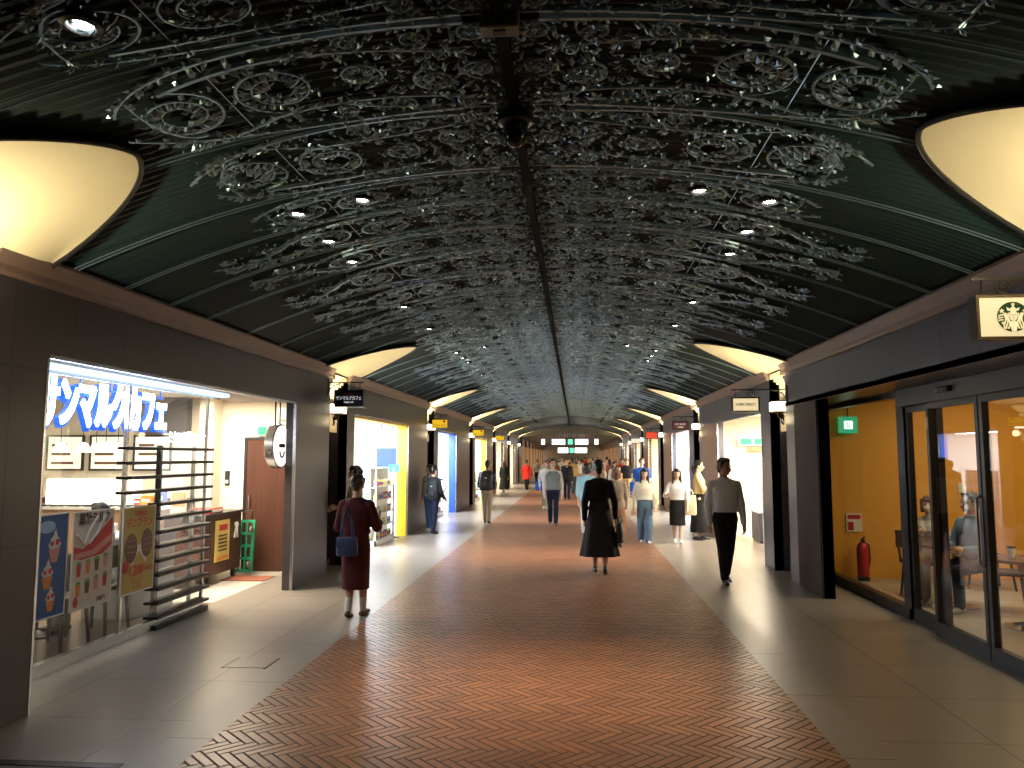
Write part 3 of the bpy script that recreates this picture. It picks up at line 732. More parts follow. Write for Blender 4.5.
# hanging illuminated name sign
t=thing('illuminated_sign','glowing blue and white katakana café sign hanging behind the glass','sign',(-4.42,7.0,2.0))
m_letter=M('lit_letter',(.95,.97,1),emit=(.86,.94,1),es=6); m_letside=M('blue_letter_side',(.03,.12,.6),rough=.4,emit=(.02,.16,.9),es=1.1)
text('サンマルクカフェ',.47,m_letter,(-4.385,6.98,2.19),'+x',t,'lettering',.012,sx=.535,bold=.016)
text('サンマルクカフェ',.47,m_letside,(-4.425,7.0,2.175),'+x',t,'letter_side',.03,sx=.535,bold=.030)
rd=MB()
for y in (6.0,6.55,7.0,7.45,7.9): rd.cyl((-4.425,y,2.36),(-4.425,y,2.66),.008,n=8)
rd.box((-4.435,5.95,2.355),(-4.415,7.95,2.375)); rd.build('hanging_rod',m_letside,t)
light('AREA','sign_glow',(-4.33,6.95,2.2),9,(.35,.5,1),.3,(0,R(-75),0),sy=1.9)
text('ミヤマク♥00',.15,m_letter,(GL-.012,8.15,1.94),'+x',None,'window_lettering',.002,sx=.62)
tag(bpy.data.objects['window_lettering'],'small glowing white lettering on the glass above the top slat','lettering')
bpy.data.objects['window_lettering'].data.body if False else None
# posters taped on the glass
def poster(nm,label,y0,y1,z0,z1,bg,edge):
    t=thing('poster',label,'poster',(GL+.05,(y0+y1)/2,z0)); x=GL+.045
    MB().box((x-.006,y0,z0),(x,y1,z1)).build('sheet',bg,t)
    e=MB(); q=.012
    e.box((x-.008,y0-q,z0-q),(x+.004,y0,z1+q)); e.box((x-.008,y1,z0-q),(x+.004,y1+q,z1+q)); e.box((x-.008,y0,z0-q),(x+.004,y1,z0)); e.box((x-.008,y0,z1),(x+.004,y1,z1+q)); e.build('frame',edge,t)
    return t,x
m_pw=M('print_white',(.85,.82,.75)); m_pr=M('print_red',(.65,.06,.05)); m_po=M('print_orange',(.80,.30,.06)); m_pp=M('print_pink',(.75,.35,.30)); m_pg=M('print_green',(.18,.38,.12)); m_pbr=M('print_brown',(.16,.08,.05)); m_pbk=M('print_black',(.03,.025,.025))
m_pcream=M('print_cream',(.80,.72,.62))
def blob(mb,x,pts): # flat shape printed on the poster, polygon of (y,z)
    mb.prism(pts,x,x+.002,'x')
def circ(cy,cz,ry,rz,n=18,a0=0,a1=2*PI): return [(cy+ry*math.cos(a0+(a1-a0)*i/n),cz+rz*math.sin(a0+(a1-a0)*i/n)) for i in range(n+(0 if a1-a0>6.2 else 1))]
t,x=poster('a','blue poster of three ice cream sundaes on the café glass',5.80,6.20,.46,1.27,M('poster_blue',(.03,.11,.32)),m_white)
for (cy,cz,s) in ((6.05,1.02,1.0),(5.98,.80,.9),(6.03,.60,.75)):
    m=MB(); blob(m,x,[(cy-.07*s,cz-.02*s),(cy-.035*s,cz-.13*s),(cy+.035*s,cz-.13*s),(cy+.07*s,cz-.02*s)]); m.build('print_glass_cup',m_po if s<.95 else m_pp,t)
    m=MB(); blob(m,x,circ(cy,cz+.01*s,.075*s,.035*s)); blob(m,x+.0005,circ(cy,cz+.045*s,.055*s,.035*s)); blob(m,x+.001,[(cy-.035*s,cz+.06*s),(cy+.035*s,cz+.06*s),(cy+.005*s,cz+.14*s)]); m.build('print_ice_cream',m_pw,t)
    m=MB(); blob(m,x+.003,circ(cy+.03*s,cz+.03*s,.022*s,.025*s)); blob(m,x+.003,circ(cy-.035*s,cz+.02*s,.02*s,.02*s)); m.build('print_berry',m_pr,t)
m=MB(); blob(m,x,circ(5.95,1.18,.10,.05)); m.build('print_badge',M('print_skyblue',(.35,.55,.8)),t)
t,x=poster('b','cream and red menu poster with eight small cups on the café glass',6.29,6.84,.45,1.26,m_pcream,m_white)
m=MB(); blob(m,x,[(6.30,.98),(6.42,.95),(6.60,1.04),(6.83,1.20),(6.83,.95),(6.70,.88),(6.40,.86),(6.30,.88)]); m.build('print_wave',m_pr,t)
m=MB(); blob(m,x+.001,[(6.31,.92),(6.55,.93),(6.82,1.05),(6.82,.99),(6.6,.89),(6.31,.87)]); m.build('print_pink_band',m_pp,t)
m=MB(); m.tube([(x+.002,6.33,1.08),(x+.002,6.43,.99),(x+.002,6.50,1.10),(x+.002,6.60,1.22)],.012,6); m.tube([(x+.002,6.50,.99),(x+.002,6.62,1.08),(x+.002,6.72,1.23)],.011,6); m.build('print_swirl',m_pw,t)
text('黒糖ミルク',.105,m_pbk,(x+.003,6.57,1.20),'+x',t,'print_title',.001,sx=.85,bold=.002)
for r in range(2):
    for c in range(4):
        cy=6.375+c*.125; cz=.77-r*.165+c*.012
        m=MB(); blob(m,x,[(cy-.032,cz+.045),(cy-.022,cz-.05),(cy+.022,cz-.05),(cy+.032,cz+.045)]); m.build('print_cup',(m_pr,m_po,m_pbr,m_pp)[(c+r)%4],t)
        m=MB(); blob(m,x+.0006,[(cy-.036,cz+.045),(cy+.036,cz+.045),(cy+.02,cz+.075),(cy-.02,cz+.075)]); m.build('print_lid',m_pg,t)
text('300円',.05,m_pbk,(x+.003,6.70,.49),'+x',t,'print_price',.001); 
m=MB(); blob(m,x,circ(6.35,.51,.03,.045)); m.build('print_stamp',m_pr,t)
t,x=poster('c','gold poster of two halved round pastries priced in red on the glass',7.01,7.55,.45,1.25,M('poster_gold',(.52,.40,.10)),m_white)
text('季節限定',.055,m_pr,(x+.003,7.29,1.19),'+x',t,'print_heading',.001)
text('デニブラン',.105,m_pr,(x+.003,7.28,1.10),'+x',t,'print_title',.001,sx=.85,bold=.002)
m=MB(); blob(m,x,[(7.17,.98),(7.29,.88),(7.42,1.02),(7.42,.70),(7.29,.84),(7.17,.70)]); m.build('print_light_patch',m_pw,t)
m=MB(); blob(m,x+.001,circ(7.15,.87,.105,.14)); blob(m,x+.001,circ(7.42,.90,.10,.14)); m.build('print_pastry',m_pbr,t)
for cy in (7.15,7.42):
    for q in (-.05,0,.05): MB().tube([(x+.003,cy-.08,.885+q),(x+.003,cy+.08,.885+q*1.2)],.006,5).build('print_pastry_layer',M('print_tan',(.35,.18,.08)),t)
m=MB(); blob(m,x+.001,circ(7.07,.70,.05,.06)); m.build('print_badge',m_pr,t)
text('1,200',.13,m_pr,(x+.003,7.25,.65),'+x',t,'print_price',.001,sx=.9,bold=.003); text('円(税込)',.05,m_pr,(x+.003,7.46,.65),'+x',t,'print_unit',.001)
for q in range(3): text('サンマルク',.032,m_pr,(x+.003,7.28,.56-q*.035),'+x',t,'print_small_line',.0005)
# slatted timber screen beside the entrance
t=thing('slat_screen','tall screen of horizontal dark slats beside the café entrance','screen',(-4.30,7.95,0))
m_slat=wood_mat('slat_wood',(.014,.012,.013),(.03,.026,.027),axis=1)
for i in range(13):
    z=.12+i*.142; y0=7.05 if z>1.3 else 7.62
    MB().rbox((-4.36,y0,z-.016),(-4.20,8.72,z+.016),.005).build('slat',m_slat,t)
MB().box((-4.33,7.70,0),(-4.29,7.76,1.86)).build('post',m_slat,t); MB().box((-4.33,8.44,0),(-4.30,8.48,1.86)).build('post',m_silver,t)
MB().box((-4.35,7.62,0),(-4.21,8.72,.05)).build('base_rail',m_slat,t)
# round hanging sign at the entrance
t=thing('round_sign','round white illuminated sign hung on two rods in the café doorway','sign',(-3.90,9.86,1.58))
s=MB(); s.lathe([(.275,-.06),(.29,-.05),(.29,.05),(.275,.06)],(-3.90,9.86,1.88),40,'x'); s.build('drum',m_silver,t,True)
s=MB(); s.lathe([(.272,.05),(.265,.066),(0,.066)],(-3.90,9.86,1.88),40,'x'); s.build('face',M('lit_round_face',(.95,.93,.88),emit=(1,.95,.86),es=1.6),t)
MB().box((-3.833,9.76,1.86),(-3.829,9.96,1.91)).build('emblem_bar',m_pbk,t); s=MB(); s.tube([(-3.831,9.78,1.81),(-3.831,9.81,1.75),(-3.831,9.86,1.73),(-3.831,9.91,1.75),(-3.831,9.94,1.81)],.012,6); s.build('emblem_cup',m_pbk,t)
MB().cyl((-3.90,9.78,2.15),(-3.90,9.78,2.47),.01).build('rod',m_black,t); MB().cyl((-3.90,9.94,2.15),(-3.90,9.94,2.47),.01).build('rod',m_black,t)
# security gate rail box above entrance
t=thing('spot_fixture','white box spotlight above the café doorway','spotlight',(-4.05,10.6,2.3)); MB().rbox((-4.16,10.5,2.25),(-3.96,10.72,2.42),.015).build('housing',m_white,t); MB().cyl((-4.06,10.6,2.42),(-4.06,10.6,2.66),.01).build('stem',m_black,t)
# door, end wall and green sign
d=struct(MB().box((-5.06,11.60,0),(-4.36,11.655,2.0)).build('door_1',m_brownwood,base=False))
MB().box((-5.10,11.585,0),(-5.06,11.65,2.04)).box((-5.06,11.585,2.0),(-4.36,11.65,2.04)).build('frame',m_dark,d); MB().cyl((-4.99,11.56,.95),(-4.99,11.56,1.15),.012).build('door_handle',m_silver,d)
t=thing('exit_sign','small green exit sign above the brown café door','exit sign',(-4.8,11.6,2.0)); MB().rbox((-4.90,11.58,2.08),(-4.76,11.61,2.20),.004).build('panel',m_exit,t)
MB().box((-4.92,11.61,2.06),(-4.74,11.65,2.22)).build('back_plate',m_shelf,t)
t=thing('wall_switch','dark switch strip on the cream wall beside the brown door','switch',(-5.4,11.6,1.1)); MB().box((-5.42,11.635,1.30),(-5.35,11.66,1.52)).build('plate',m_dark,t); MB().box((-5.405,11.625,1.33),(-5.365,11.635,1.38)).build('button',m_shelf,t)
# cream wall columns behind the entrance
for i,(a,b) in enumerate(((-5.72,-5.50),)): struct(MB().box((a,11.35,0),(b,11.66,2.66)).build('wall_back',m_warmwall,base=False))
# brown service cabinet
t=thing('service_cabinet','dark brown café service cabinet with a yellow notice on wheels','cabinet',(-5.18,10.55,0))
MB().rbox((-5.45,9.94,.13),(-4.92,11.15,.93),.008).build('body',m_brownwood,t); MB().rbox((-5.48,9.91,.93),(-4.89,11.18,.965),.006).build('top',m_dark,t)
MB().box((-4.92,10.32,.30),(-4.905,10.74,.86)).build('notice',M('notice_yellow',(.85,.68,.20)),t); MB().box((-4.906,10.42,.72),(-4.90,10.66,.80)).build('notice_heading',m_pr,t); MB().box((-4.906,10.36,.32),(-4.90,10.70,.37)).build('notice_footer',m_po,t)
for q in range(5): MB().box((-4.906,10.40,.64-q*.05),(-4.90,10.66,.66-q*.05)).build('notice_line',m_dark,t)
s=MB(); 
for dx in (-.03,.03): s.tube([(-4.905,10.95+dx,.80),(-4.90,10.95+dx*.6,.72),(-4.905,10.95+dx*1.6,.58)],.014,6)
s.ell((-4.90,10.95,.76),(.008,.075,.03)); s.build('white_bow',m_white,t)
for x in (-5.38,-4.99):
    for y in (10.02,11.07): MB().lathe([(.03,-.018),(.055,-.014),(.055,.014),(.03,.018)],(x,y,.065),14,'x').box((x-.025,y-.03,.10),(x+.025,y+.03,.135)).build('caster',m_black,t)
t=thing('tray','red and white snack box resting on the service cabinet','box',(-5.07,10.35,.965)); MB().rbox((-5.22,10.15,.967),(-4.92,10.55,1.04),.006).build('carton',m_pr,t); MB().box((-4.92,10.18,.985),(-4.915,10.52,1.02)).build('band',m_pw,t)
t=thing('menu_stand','small printed menu card standing on the service cabinet','menu card',(-5.3,10.05,.965)); MB().box((-5.42,10.04,.967),(-5.20,10.06,1.32)).build('card',m_pcream,t); MB().box((-5.40,10.035,1.08),(-5.22,10.04,1.26)).build('picture',m_po,t); MB().box((-5.40,9.99,.966),(-5.22,10.09,.975)).build('foot',m_dark,t)
# folded green hand cart
t=thing('folding_cart','green plastic folding cart leaning upright beside the brown door','cart',(-4.97,11.2,0))
s=MB(); rot=(R(-8),0,0); pv=(-4.95,11.25,0); m_gr=M('green_plastic',(.02,.26,.13),rough=.45)
s.box((-5.10,11.22,.04),(-5.06,11.27,.80),rot,pv); s.box((-4.82,11.22,.04),(-4.78,11.27,.80),rot,pv)
for q in range(5): s.box((-5.06,11.22,.04+q*.18),(-4.82,11.27,.08+q*.18),rot,pv)
for q in range(2): s.box((-5.01+q*.10,11.225,.06),(-4.985+q*.10,11.265,.78),rot,pv)
s.build('deck',m_gr,t)
MB().tube([(-5.03,11.36,.80),(-5.03,11.38,.92),(-4.85,11.38,.92),(-4.85,11.36,.80)],.012,8).build('handle',m_black,t)
for x in (-5.08,-4.80):
    for z in (.16,.66): MB().lathe([(.02,-.014),(.048,-.012),(.048,.012),(.02,.014)],(x,11.15+.0+z*.14,z),12,'x').cyl((x,11.15+z*.14,z),(x,11.23+z*.14,z),.012,n=8).build('caster',M('grey_wheel',(.25,.22,.2),rough=.5),t)
t=thing('floor_mat','reddish brown floor mat in front of the brown door','mat',(-4.7,11.1,0)); MB().rbox((-4.98,10.70,0),(-4.38,11.12,.012),.004).build('pile',M('mat_red',(.32,.11,.06),rough=.95,bump=.4,scale=80),t); MB().box((-5.0,10.68,0),(-4.36,11.14,.006)).build('border',M('mat_border',(.16,.06,.04)),t)
# inside: counter, menu boards, tables, chairs
t=thing('service_counter','long lit café counter with a glowing white front display','counter',(-6.8,10.7,0))
MB().rbox((-8.2,10.45,0),(-5.80,11.0,1.0),.01).build('body',m_tanwood,t); MB().box((-8.25,10.40,1.0),(-5.76,11.03,1.04)).build('top',m_shelf,t)
MB().rbox((-7.6,10.60,1.04),(-6.35,10.95,1.42),.01).build('showcase',M('lit_showcase',(.95,.9,.8),emit=(1,.93,.8),es=2.2),t)
for i in range(8): 
    o=MB().rbox((-7.9+i*.25,10.42,1.042),(-7.72+i*.25,10.56,1.065),.004).build('tray',m_dark); tag(o,'small dark tray lying on the lit café counter','tray','dark trays on the café counter')
m_menu=M('menu_board',(.8,.75,.65),emit=(1,.9,.75),es=.8)
for i in range(3):
    t=thing('menu_board','framed menu board on the café back wall, %s from the brown door'%ORD[i].replace('nearest','first'),'menu board',(-6.6-i*.72,11.62,1.5)); MB().box((-6.88-i*.72,11.61,1.55),(-6.32-i*.72,11.63,2.05)).build('face',m_menu,t)
    MB().box((-6.91-i*.72,11.60,1.52),(-6.29-i*.72,11.64,1.55)).box((-6.91-i*.72,11.60,2.05),(-6.29-i*.72,11.64,2.08)).box((-6.91-i*.72,11.60,1.55),(-6.88-i*.72,11.64,2.05)).box((-6.32-i*.72,11.60,1.55),(-6.29-i*.72,11.64,2.05)).build('frame',m_dark,t)
    for q in range(3): MB().box((-6.82-i*.72,11.605,1.62+q*.14),(-6.45-i*.72-.06*q,11.61,1.66+q*.14)).build('printed_line',m_pbr,t)
struct(MB().box((-6.75,11.50,2.12),(-6.0,11.66,2.66)).build('trim_43',M('grey_bulkhead',(.13,.12,.13),rough=.5),base=False))
struct(MB().box((-9,11.60,0),(-5.9,11.66,1.1)).build('trim_44',m_brownwood,base=False))
for i,(x,w,h,m) in enumerate(((-6.15,.16,.14,m_po),(-5.95,.12,.22,m_blue),(-6.28,.10,.10,m_pr))):
    t=thing('counter_box',('orange snack box standing on the lit café counter','blue carton standing on the lit café counter','small red box standing on the lit café counter')[i],'box',(x,10.75,1.04)); MB().rbox((x-w/2,10.70,1.041),(x+w/2,10.82,1.04+h),.005).build('carton',m,t); MB().box((x-w*.4,10.697,1.05+h*.3),(x+w*.4,10.70,1.05+h*.6)).build('label_band',m_pw,t)
def chair_mesh():
    L=MB()
    for sx in (-1,1):
        for sy in (-1,1): L.tube([(sx*.17,sy*.17,.44),(sx*.19,sy*.20,0)],[.02,.014],8)
    return L
def chair(x,y,rz,label):
    t=thing('cafe_chair',label,'chair',(x,y,0),'wooden café chairs behind the glass',rz)
    for sx in (-1,1):
        for sy in (-1,1): MB().tube([(sx*.17,sy*.17,.44),(sx*.20,sy*.20,0)],[.021,.014],8).build('leg',m_darkwood,t,world=False)
    MB().rbox((-.21,-.21,.43),(.21,.21,.48),.015).build('seat',m_darkwood,t,world=False)
    s=MB(); s.tube([(-.19,.19,.46),(-.20,.24,.86)],.016,8).tube([(.19,.19,.46),(.20,.24,.86)],.016,8); s.rbox((-.21,.215,.66),(.21,.25,.88),.012); s.build('backrest',m_darkwood,t,world=False)
    return t
for i,(x,y,rz,l) in enumerate(((-4.75,6.1,R(-90),'dark café chair behind the blue sundae poster'),(-4.75,6.85,R(-90),'dark café chair behind the cream menu poster'),(-4.75,7.5,R(-90),'dark café chair behind the gold pastry poster'),(-5.85,6.3,R(90),'dark café chair across the table behind blue poster'),(-5.85,7.4,R(90),'dark café chair across the table behind gold poster'))): chair(x,y,rz,l)
def table(x,y,w,label,round_=False,h=.72,top=None,base=None):
    t=thing('cafe_table',label,'table',(x,y,0))
    if round_:
        MB().lathe([(0,h-.03),(w,h-.03),(w+.005,h-.015),(w,h),(0,h)],(x,y,0),32).build('tabletop',top or m_tanwood,t); 
    else: MB().rbox((x-w/2,y-w/2,h-.03),(x+w/2,y+w/2,h),.006).build('tabletop',top or m_tanwood,t)
    MB().cyl((x,y,.02),(x,y,h-.03),.028).build('column',base or m_black,t,True)
    MB().lathe([(.24,0),(.24,.012),(.06,.03),(.03,.05)],(x,y,0),24).build('base',base or m_black,t,True)
    return t
table(-5.3,6.2,.6,'square café table behind the blue sundae poster'); table(-5.3,7.35,.6,'square café table behind the gold pastry poster')
# little stacked white cup lids and trays behind the slats
t=thing('condiment_stand','grey condiment stand with two tiers behind the dark slats','stand',(-5.0,8.6,0)); MB().rbox((-5.3,8.05,0),(-4.75,8.95,.85),.01).build('body',M('stand_grey',(.35,.37,.42),rough=.5),t); MB().rbox((-5.32,8.02,.85),(-4.72,8.98,.88),.005).build('top',m_shelf,t); MB().box((-5.28,8.10,.42),(-4.742,8.90,.46)).build('tier',m_shelf,t)
cup=MB(); cup.lathe([(.028,0),(.04,.11),(.043,.112)],n=14); cm=cup.mesh('paper_cup',m_shelf,True)
for i in range(12):
    o=bpy.data.objects.new('paper_cup',cm); COL.objects.link(o); o.location=(-5.2+.13*(i%4),8.2+.22*(i//4),.881); tag(o,'white paper cup standing on the grey condiment stand','cup','white cups on the condiment stand')
# pendant lamps
pm=MB(); pm.lathe([(.02,.12),(.05,.10),(.10,.0),(.095,0),(.045,.095)],n=18); pmm=pm.mesh('lamp_shade',M('pendant_glow',(.95,.85,.6),emit=(1,.85,.55),es=4),True)
pc=MB(); pc.cyl((0,0,.12),(0,0,.80),.005,n=6); pcm=pc.mesh('cord',m_black)
for i,(x,y) in enumerate(((-5.9,9.3),(-6.2,9.3),(-6.5,9.3),(-6.05,9.8),(-6.35,9.8))):
    t=thing('pendant_lamp','small glowing pendant lamp over the café counter','lamp',(x,y,1.80),'pendant lamps over the café counter')
    for nm,me in (('lamp_shade',pmm),('cord',pcm)):
        o=bpy.data.objects.new(nm,me); COL.objects.link(o); o.parent=t
# café ceiling spots
dsm=MB().lathe([(.06,0),(.075,-.005),(.075,-.015),(.05,-.018)],n=18).mesh('trim_ring',m_shelf,True)
for i,(x,y) in enumerate(((-4.7,9.3),(-4.7,10.4),(-5.6,9.3),(-5.6,10.4),(-5.6,7),(-6.8,7),(-6.8,9.3))):
    t=thing('cafe_downlight','round recessed spotlight in the café ceiling near the brown door' if y>9 else 'round recessed spotlight in the café ceiling over the tables','downlight',(x,y,2.657),'café ceiling spots by the door' if y>9 else 'café ceiling spots over the tables')
    for nm,me in (('trim_ring',dsm),('bulb',blm)):
        o=bpy.data.objects.new(nm,me); COL.objects.link(o); o.parent=t
light('AREA','cafe_light',(-6.3,7.3,2.6),105,(1,.84,.60),3.2,(0,0,0),sy=3.5)
light('AREA','cafe_door_light',(-5.1,10.0,2.6),230,(1,.88,.68),1.6,(0,0,0),sy=2.0)
light('SPOT','cafe_floor_spot',(-4.75,9.25,2.6),260,(1,.86,.62),.06,(0,R(-16),0),angle=R(80),blend=.8)

# ------------------------------------------------------------------ café on the right
room(1,2.6,11.7,5.6,2.78,m_amber,M('cafe_ceiling',(.45,.30,.10),rough=.7),xin=.15)
hb=MB(); hb.box((3.5,2.7,2.46),(3.9,9.95,3.0)); struct(hb.build('trim_50',m_dark,base=False))
struct(MB().box((XR,2.7,2.462),(3.68,11.45,2.52)).build('ceiling',m_dark,base=False))
struct(MB().box((3.045,9.95,0),(3.18,9.962,2.46)).build('trim_51',m_darkwood,base=False))
wn=MB(); pane(wn,GR,8.90,11.50,.12,2.40); wn=struct(wn.build('window_2',m_glass,base=False))
fr=MB(); fr.box((GR-.05,8.78,0),(GR+.05,11.62,.12)); fr.box((GR-.05,11.50,.12),(GR+.05,11.66,2.46)); fr.box((GR-.05,8.72,.12),(GR+.05,8.90,2.46)); fr.box((GR-.05,8.9,2.40),(GR+.05,11.5,2.46)); fr.build('frame',m_black,wn)
MB().box((GR-.08,2.8,2.455),(GR-.05,11.6,2.485)).build('head_rail',m_silver,wn)
def glassdoor(n,x,y0,y1,handle=None,st=.055):
    g=MB(); pane(g,x,y0+st,y1-st,.14,2.22); d=struct(g.build('door_%d'%n,m_glass,base=False))
    f=MB(); f.box((x-.03,y0,0),(x+.03,y0+st,2.28)); f.box((x-.03,y1-st,0),(x+.03,y1,2.28)); f.box((x-.03,y0+st,0),(x+.03,y1-st,.14)); f.box((x-.03,y0+st,2.22),(x+.03,y1-st,2.28)); f.build('frame',m_black,d)
    if handle:
        h=MB(); h.tube([(x-.03,handle,.80),(x-.07,handle,.82),(x-.07,handle,1.38),(x-.03,handle,1.40)],.013,8); h.build('door_handle',m_silver,d,True)
glassdoor(2,GR,7.98,8.72); glassdoor(3,GR-.07,7.06,8.06,7.075); glassdoor(4,GR-.07,6.04,7.04); glassdoor(5,GR,5.1,6.1)
hd=MB(); hd.box((GR-.12,2.8,2.285),(GR+.06,8.72,2.46)); struct(hd.build('trim_52',m_dark,base=False))
t=thing('door_sensor','small black motion sensor on the dark header above glass doors','sensor',(GR-.14,7.55,2.35)); MB().rbox((GR-.165,7.45,2.35),(GR-.118,7.70,2.41),.01).build('body',m_black,t); MB().box((GR-.168,7.52,2.362),(GR-.164,7.63,2.385)).build('lens',M('sensor_lens',(.05,.02,.02),rough=.1),t)
o=MB().box((GR-.104,8.01,2.02),(GR-.101,8.05,2.14)).build('door_sticker',M('sticker_white',(.8,.8,.8))); tag(o,'tiny white sticker near the top of the glass door frame','sticker')
# furniture
table(4.45,9.62,.34,'round wood table between the seated woman and man',True,.70,m_brownwood,m_silver)
table(4.62,8.45,.36,'round wood table beside the person in red',True,.70,m_brownwood,m_silver)
table(5.15,11.0,.36,'round wood table behind the first café pane',True,.72,m_brownwood,m_silver)
def stool(x,y,rz,label):
    t=thing('cafe_chair',label,'chair',(x,y,0),None,rz)
    for sx in (-1,1):
        for sy in (-1,1): MB().tube([(sx*.16,sy*.16,.42),(sx*.20,sy*.20,0)],[.02,.014],8).build('leg',m_black,t,world=False)
    MB().rbox((-.21,-.21,.40),(.21,.21,.445),.018).build('seat',m_darkwood,t,world=False)
    s=MB(); s.tube([(-.19,.19,.42),(-.20,.25,.80)],.015,8).tube([(.19,.19,.42),(.20,.25,.80)],.015,8); s.rbox((-.21,.225,.58),(.21,.26,.80),.012); s.build('backrest',m_darkwood,t,world=False)
stool(4.36,10.22,R(12),'dark wooden chair under the seated woman in the café'); stool(4.92,9.42,R(70),'dark wooden chair under the man in blue jacket'); stool(5.0,8.35,R(80),'dark wooden chair under the person in red vest'); stool(5.5,10.9,R(90),'empty dark chair at the table behind the first pane')
t=thing('fire_extinguisher','red fire extinguisher standing against the amber café wall','fire extinguisher',(4.05,11.45,0))
m_red=M('extinguisher_red',(.55,.02,.02),rough=.3)
MB().lathe([(.07,.03),(.08,.05),(.08,.42),(.06,.48),(.025,.51)],(4.05,11.45,.03),20).build('cylinder',m_red,t,True); MB().lathe([(.085,0),(.085,.05),(.0,.05)],(4.05,11.45,0),20).build('foot_ring',m_black,t); MB().box((4.03,11.40,.53),(4.07,11.46,.58)).tube([(4.05,11.45,.57),(4.05,11.35,.62)],.012,6).build('lever',m_black,t); MB().tube([(4.05,11.44,.55),(4.13,11.42,.5),(4.14,11.42,.3),(4.12,11.42,.2)],.012,8).build('hose',m_black,t)
t=thing('wall_notice','white and red extinguisher notice on the amber café wall','notice',(4.03,11.68,.6)); MB().box((3.92,11.675,.66),(4.14,11.695,.92)).build('plate',m_white,t); MB().box((3.94,11.67,.84),(4.12,11.676,.90)).box((3.94,11.67,.68),(4.02,11.676,.80)).build('printed_block',m_red,t)
t=thing('exit_sign','green and white exit sign on the amber café wall','exit sign',(3.97,11.6,2.1)); MB().rbox((3.84,11.58,2.08),(4.10,11.63,2.32),.006).build('panel',m_exit,t); MB().box((3.91,11.576,2.14),(4.03,11.581,2.26)).build('pictogram_field',M('exit_white',(.9,1,.95),emit=(.8,1,.9),es=2),t); MB().cyl((3.97,11.6,2.32),(3.97,11.6,2.78),.008).build('stem',m_dark,t)
pg=MB(); pg.tube([(3.955,11.574,2.235),(3.965,11.574,2.20),(3.955,11.574,2.17),(3.94,11.574,2.15)],.006,5).tube([(3.965,11.574,2.20),(3.985,11.574,2.18),(3.985,11.574,2.155)],.006,5).ell((3.955,11.574,2.245),(.008,.004,.008),8,6); pg.build('running_figure',m_exit,bpy.data.objects['exit_sign.003'] if 'exit_sign.003' in bpy.data.objects else t)
t=thing('wall_mural','framed brown mural on the amber café wall behind the person in red','picture',(8.4,9,1.0)); MB().box((8.58,7.6,.95),(8.62,10.6,1.75)).build('canvas',grid_mat('mural',(.35,.24,.10),(.15,.09,.03),0,.33,.27,.03,rough=.6,var=.5,scale=9),t); MB().box((8.56,7.55,.90),(8.62,10.65,.95)).box((8.56,7.55,1.75),(8.62,10.65,1.80)).box((8.56,7.55,.95),(8.62,7.6,1.75)).box((8.56,10.6,.95),(8.62,10.65,1.75)).build('frame',m_darkwood,t)
t=thing('wall_switch','cream light switch plate on the amber café wall','switch',(5.55,11.68,1.2)); MB().rbox((5.50,11.68,1.22),(5.58,11.70,1.36),.003).build('plate',m_cream,t); MB().box((5.525,11.672,1.26),(5.555,11.68,1.32)).build('button',m_shelf,t)
# service counter with screen deep in the café
t=thing('cafe_counter','dark café service counter behind the seated customers','counter',(7.5,6,0)); MB().rbox((7.0,3.2,0),(7.7,8.0,1.0),.01).build('body',m_brownwood,t); MB().box((6.95,3.15,1.0),(7.75,8.05,1.04)).build('top',m_tanwood,t)
light('SPOT','customer_fill_spot',(4.35,9.55,2.74),110,(1,.85,.6),.06,(0,0,0),angle=R(75),blend=.8)  # added spot without a fixture, brightens the seated customers
light('AREA','cafe_amber_light',(5.6,9.6,2.74),65,(1,.78,.42),2.2,(0,0,0),sy=2.6)
light('AREA','cafe_amber_light_near',(5.6,6.0,2.74),65,(1,.78,.42),2.2,(0,0,0),sy=2.6)
for i,(x,y) in enumerate(((4.6,10.6),(4.6,9.0),(4.6,7.4),(6.2,10.6),(6.2,9.0),(6.2,7.4))):
    t=thing('cafe_downlight','round warm spotlight in the amber café ceiling','downlight',(x,y,2.777),'amber café ceiling spots')
    for nm,me in (('trim_ring',dsm),('bulb',blm)):
        o=bpy.data.objects.new(nm,me); COL.objects.link(o); o.parent=t
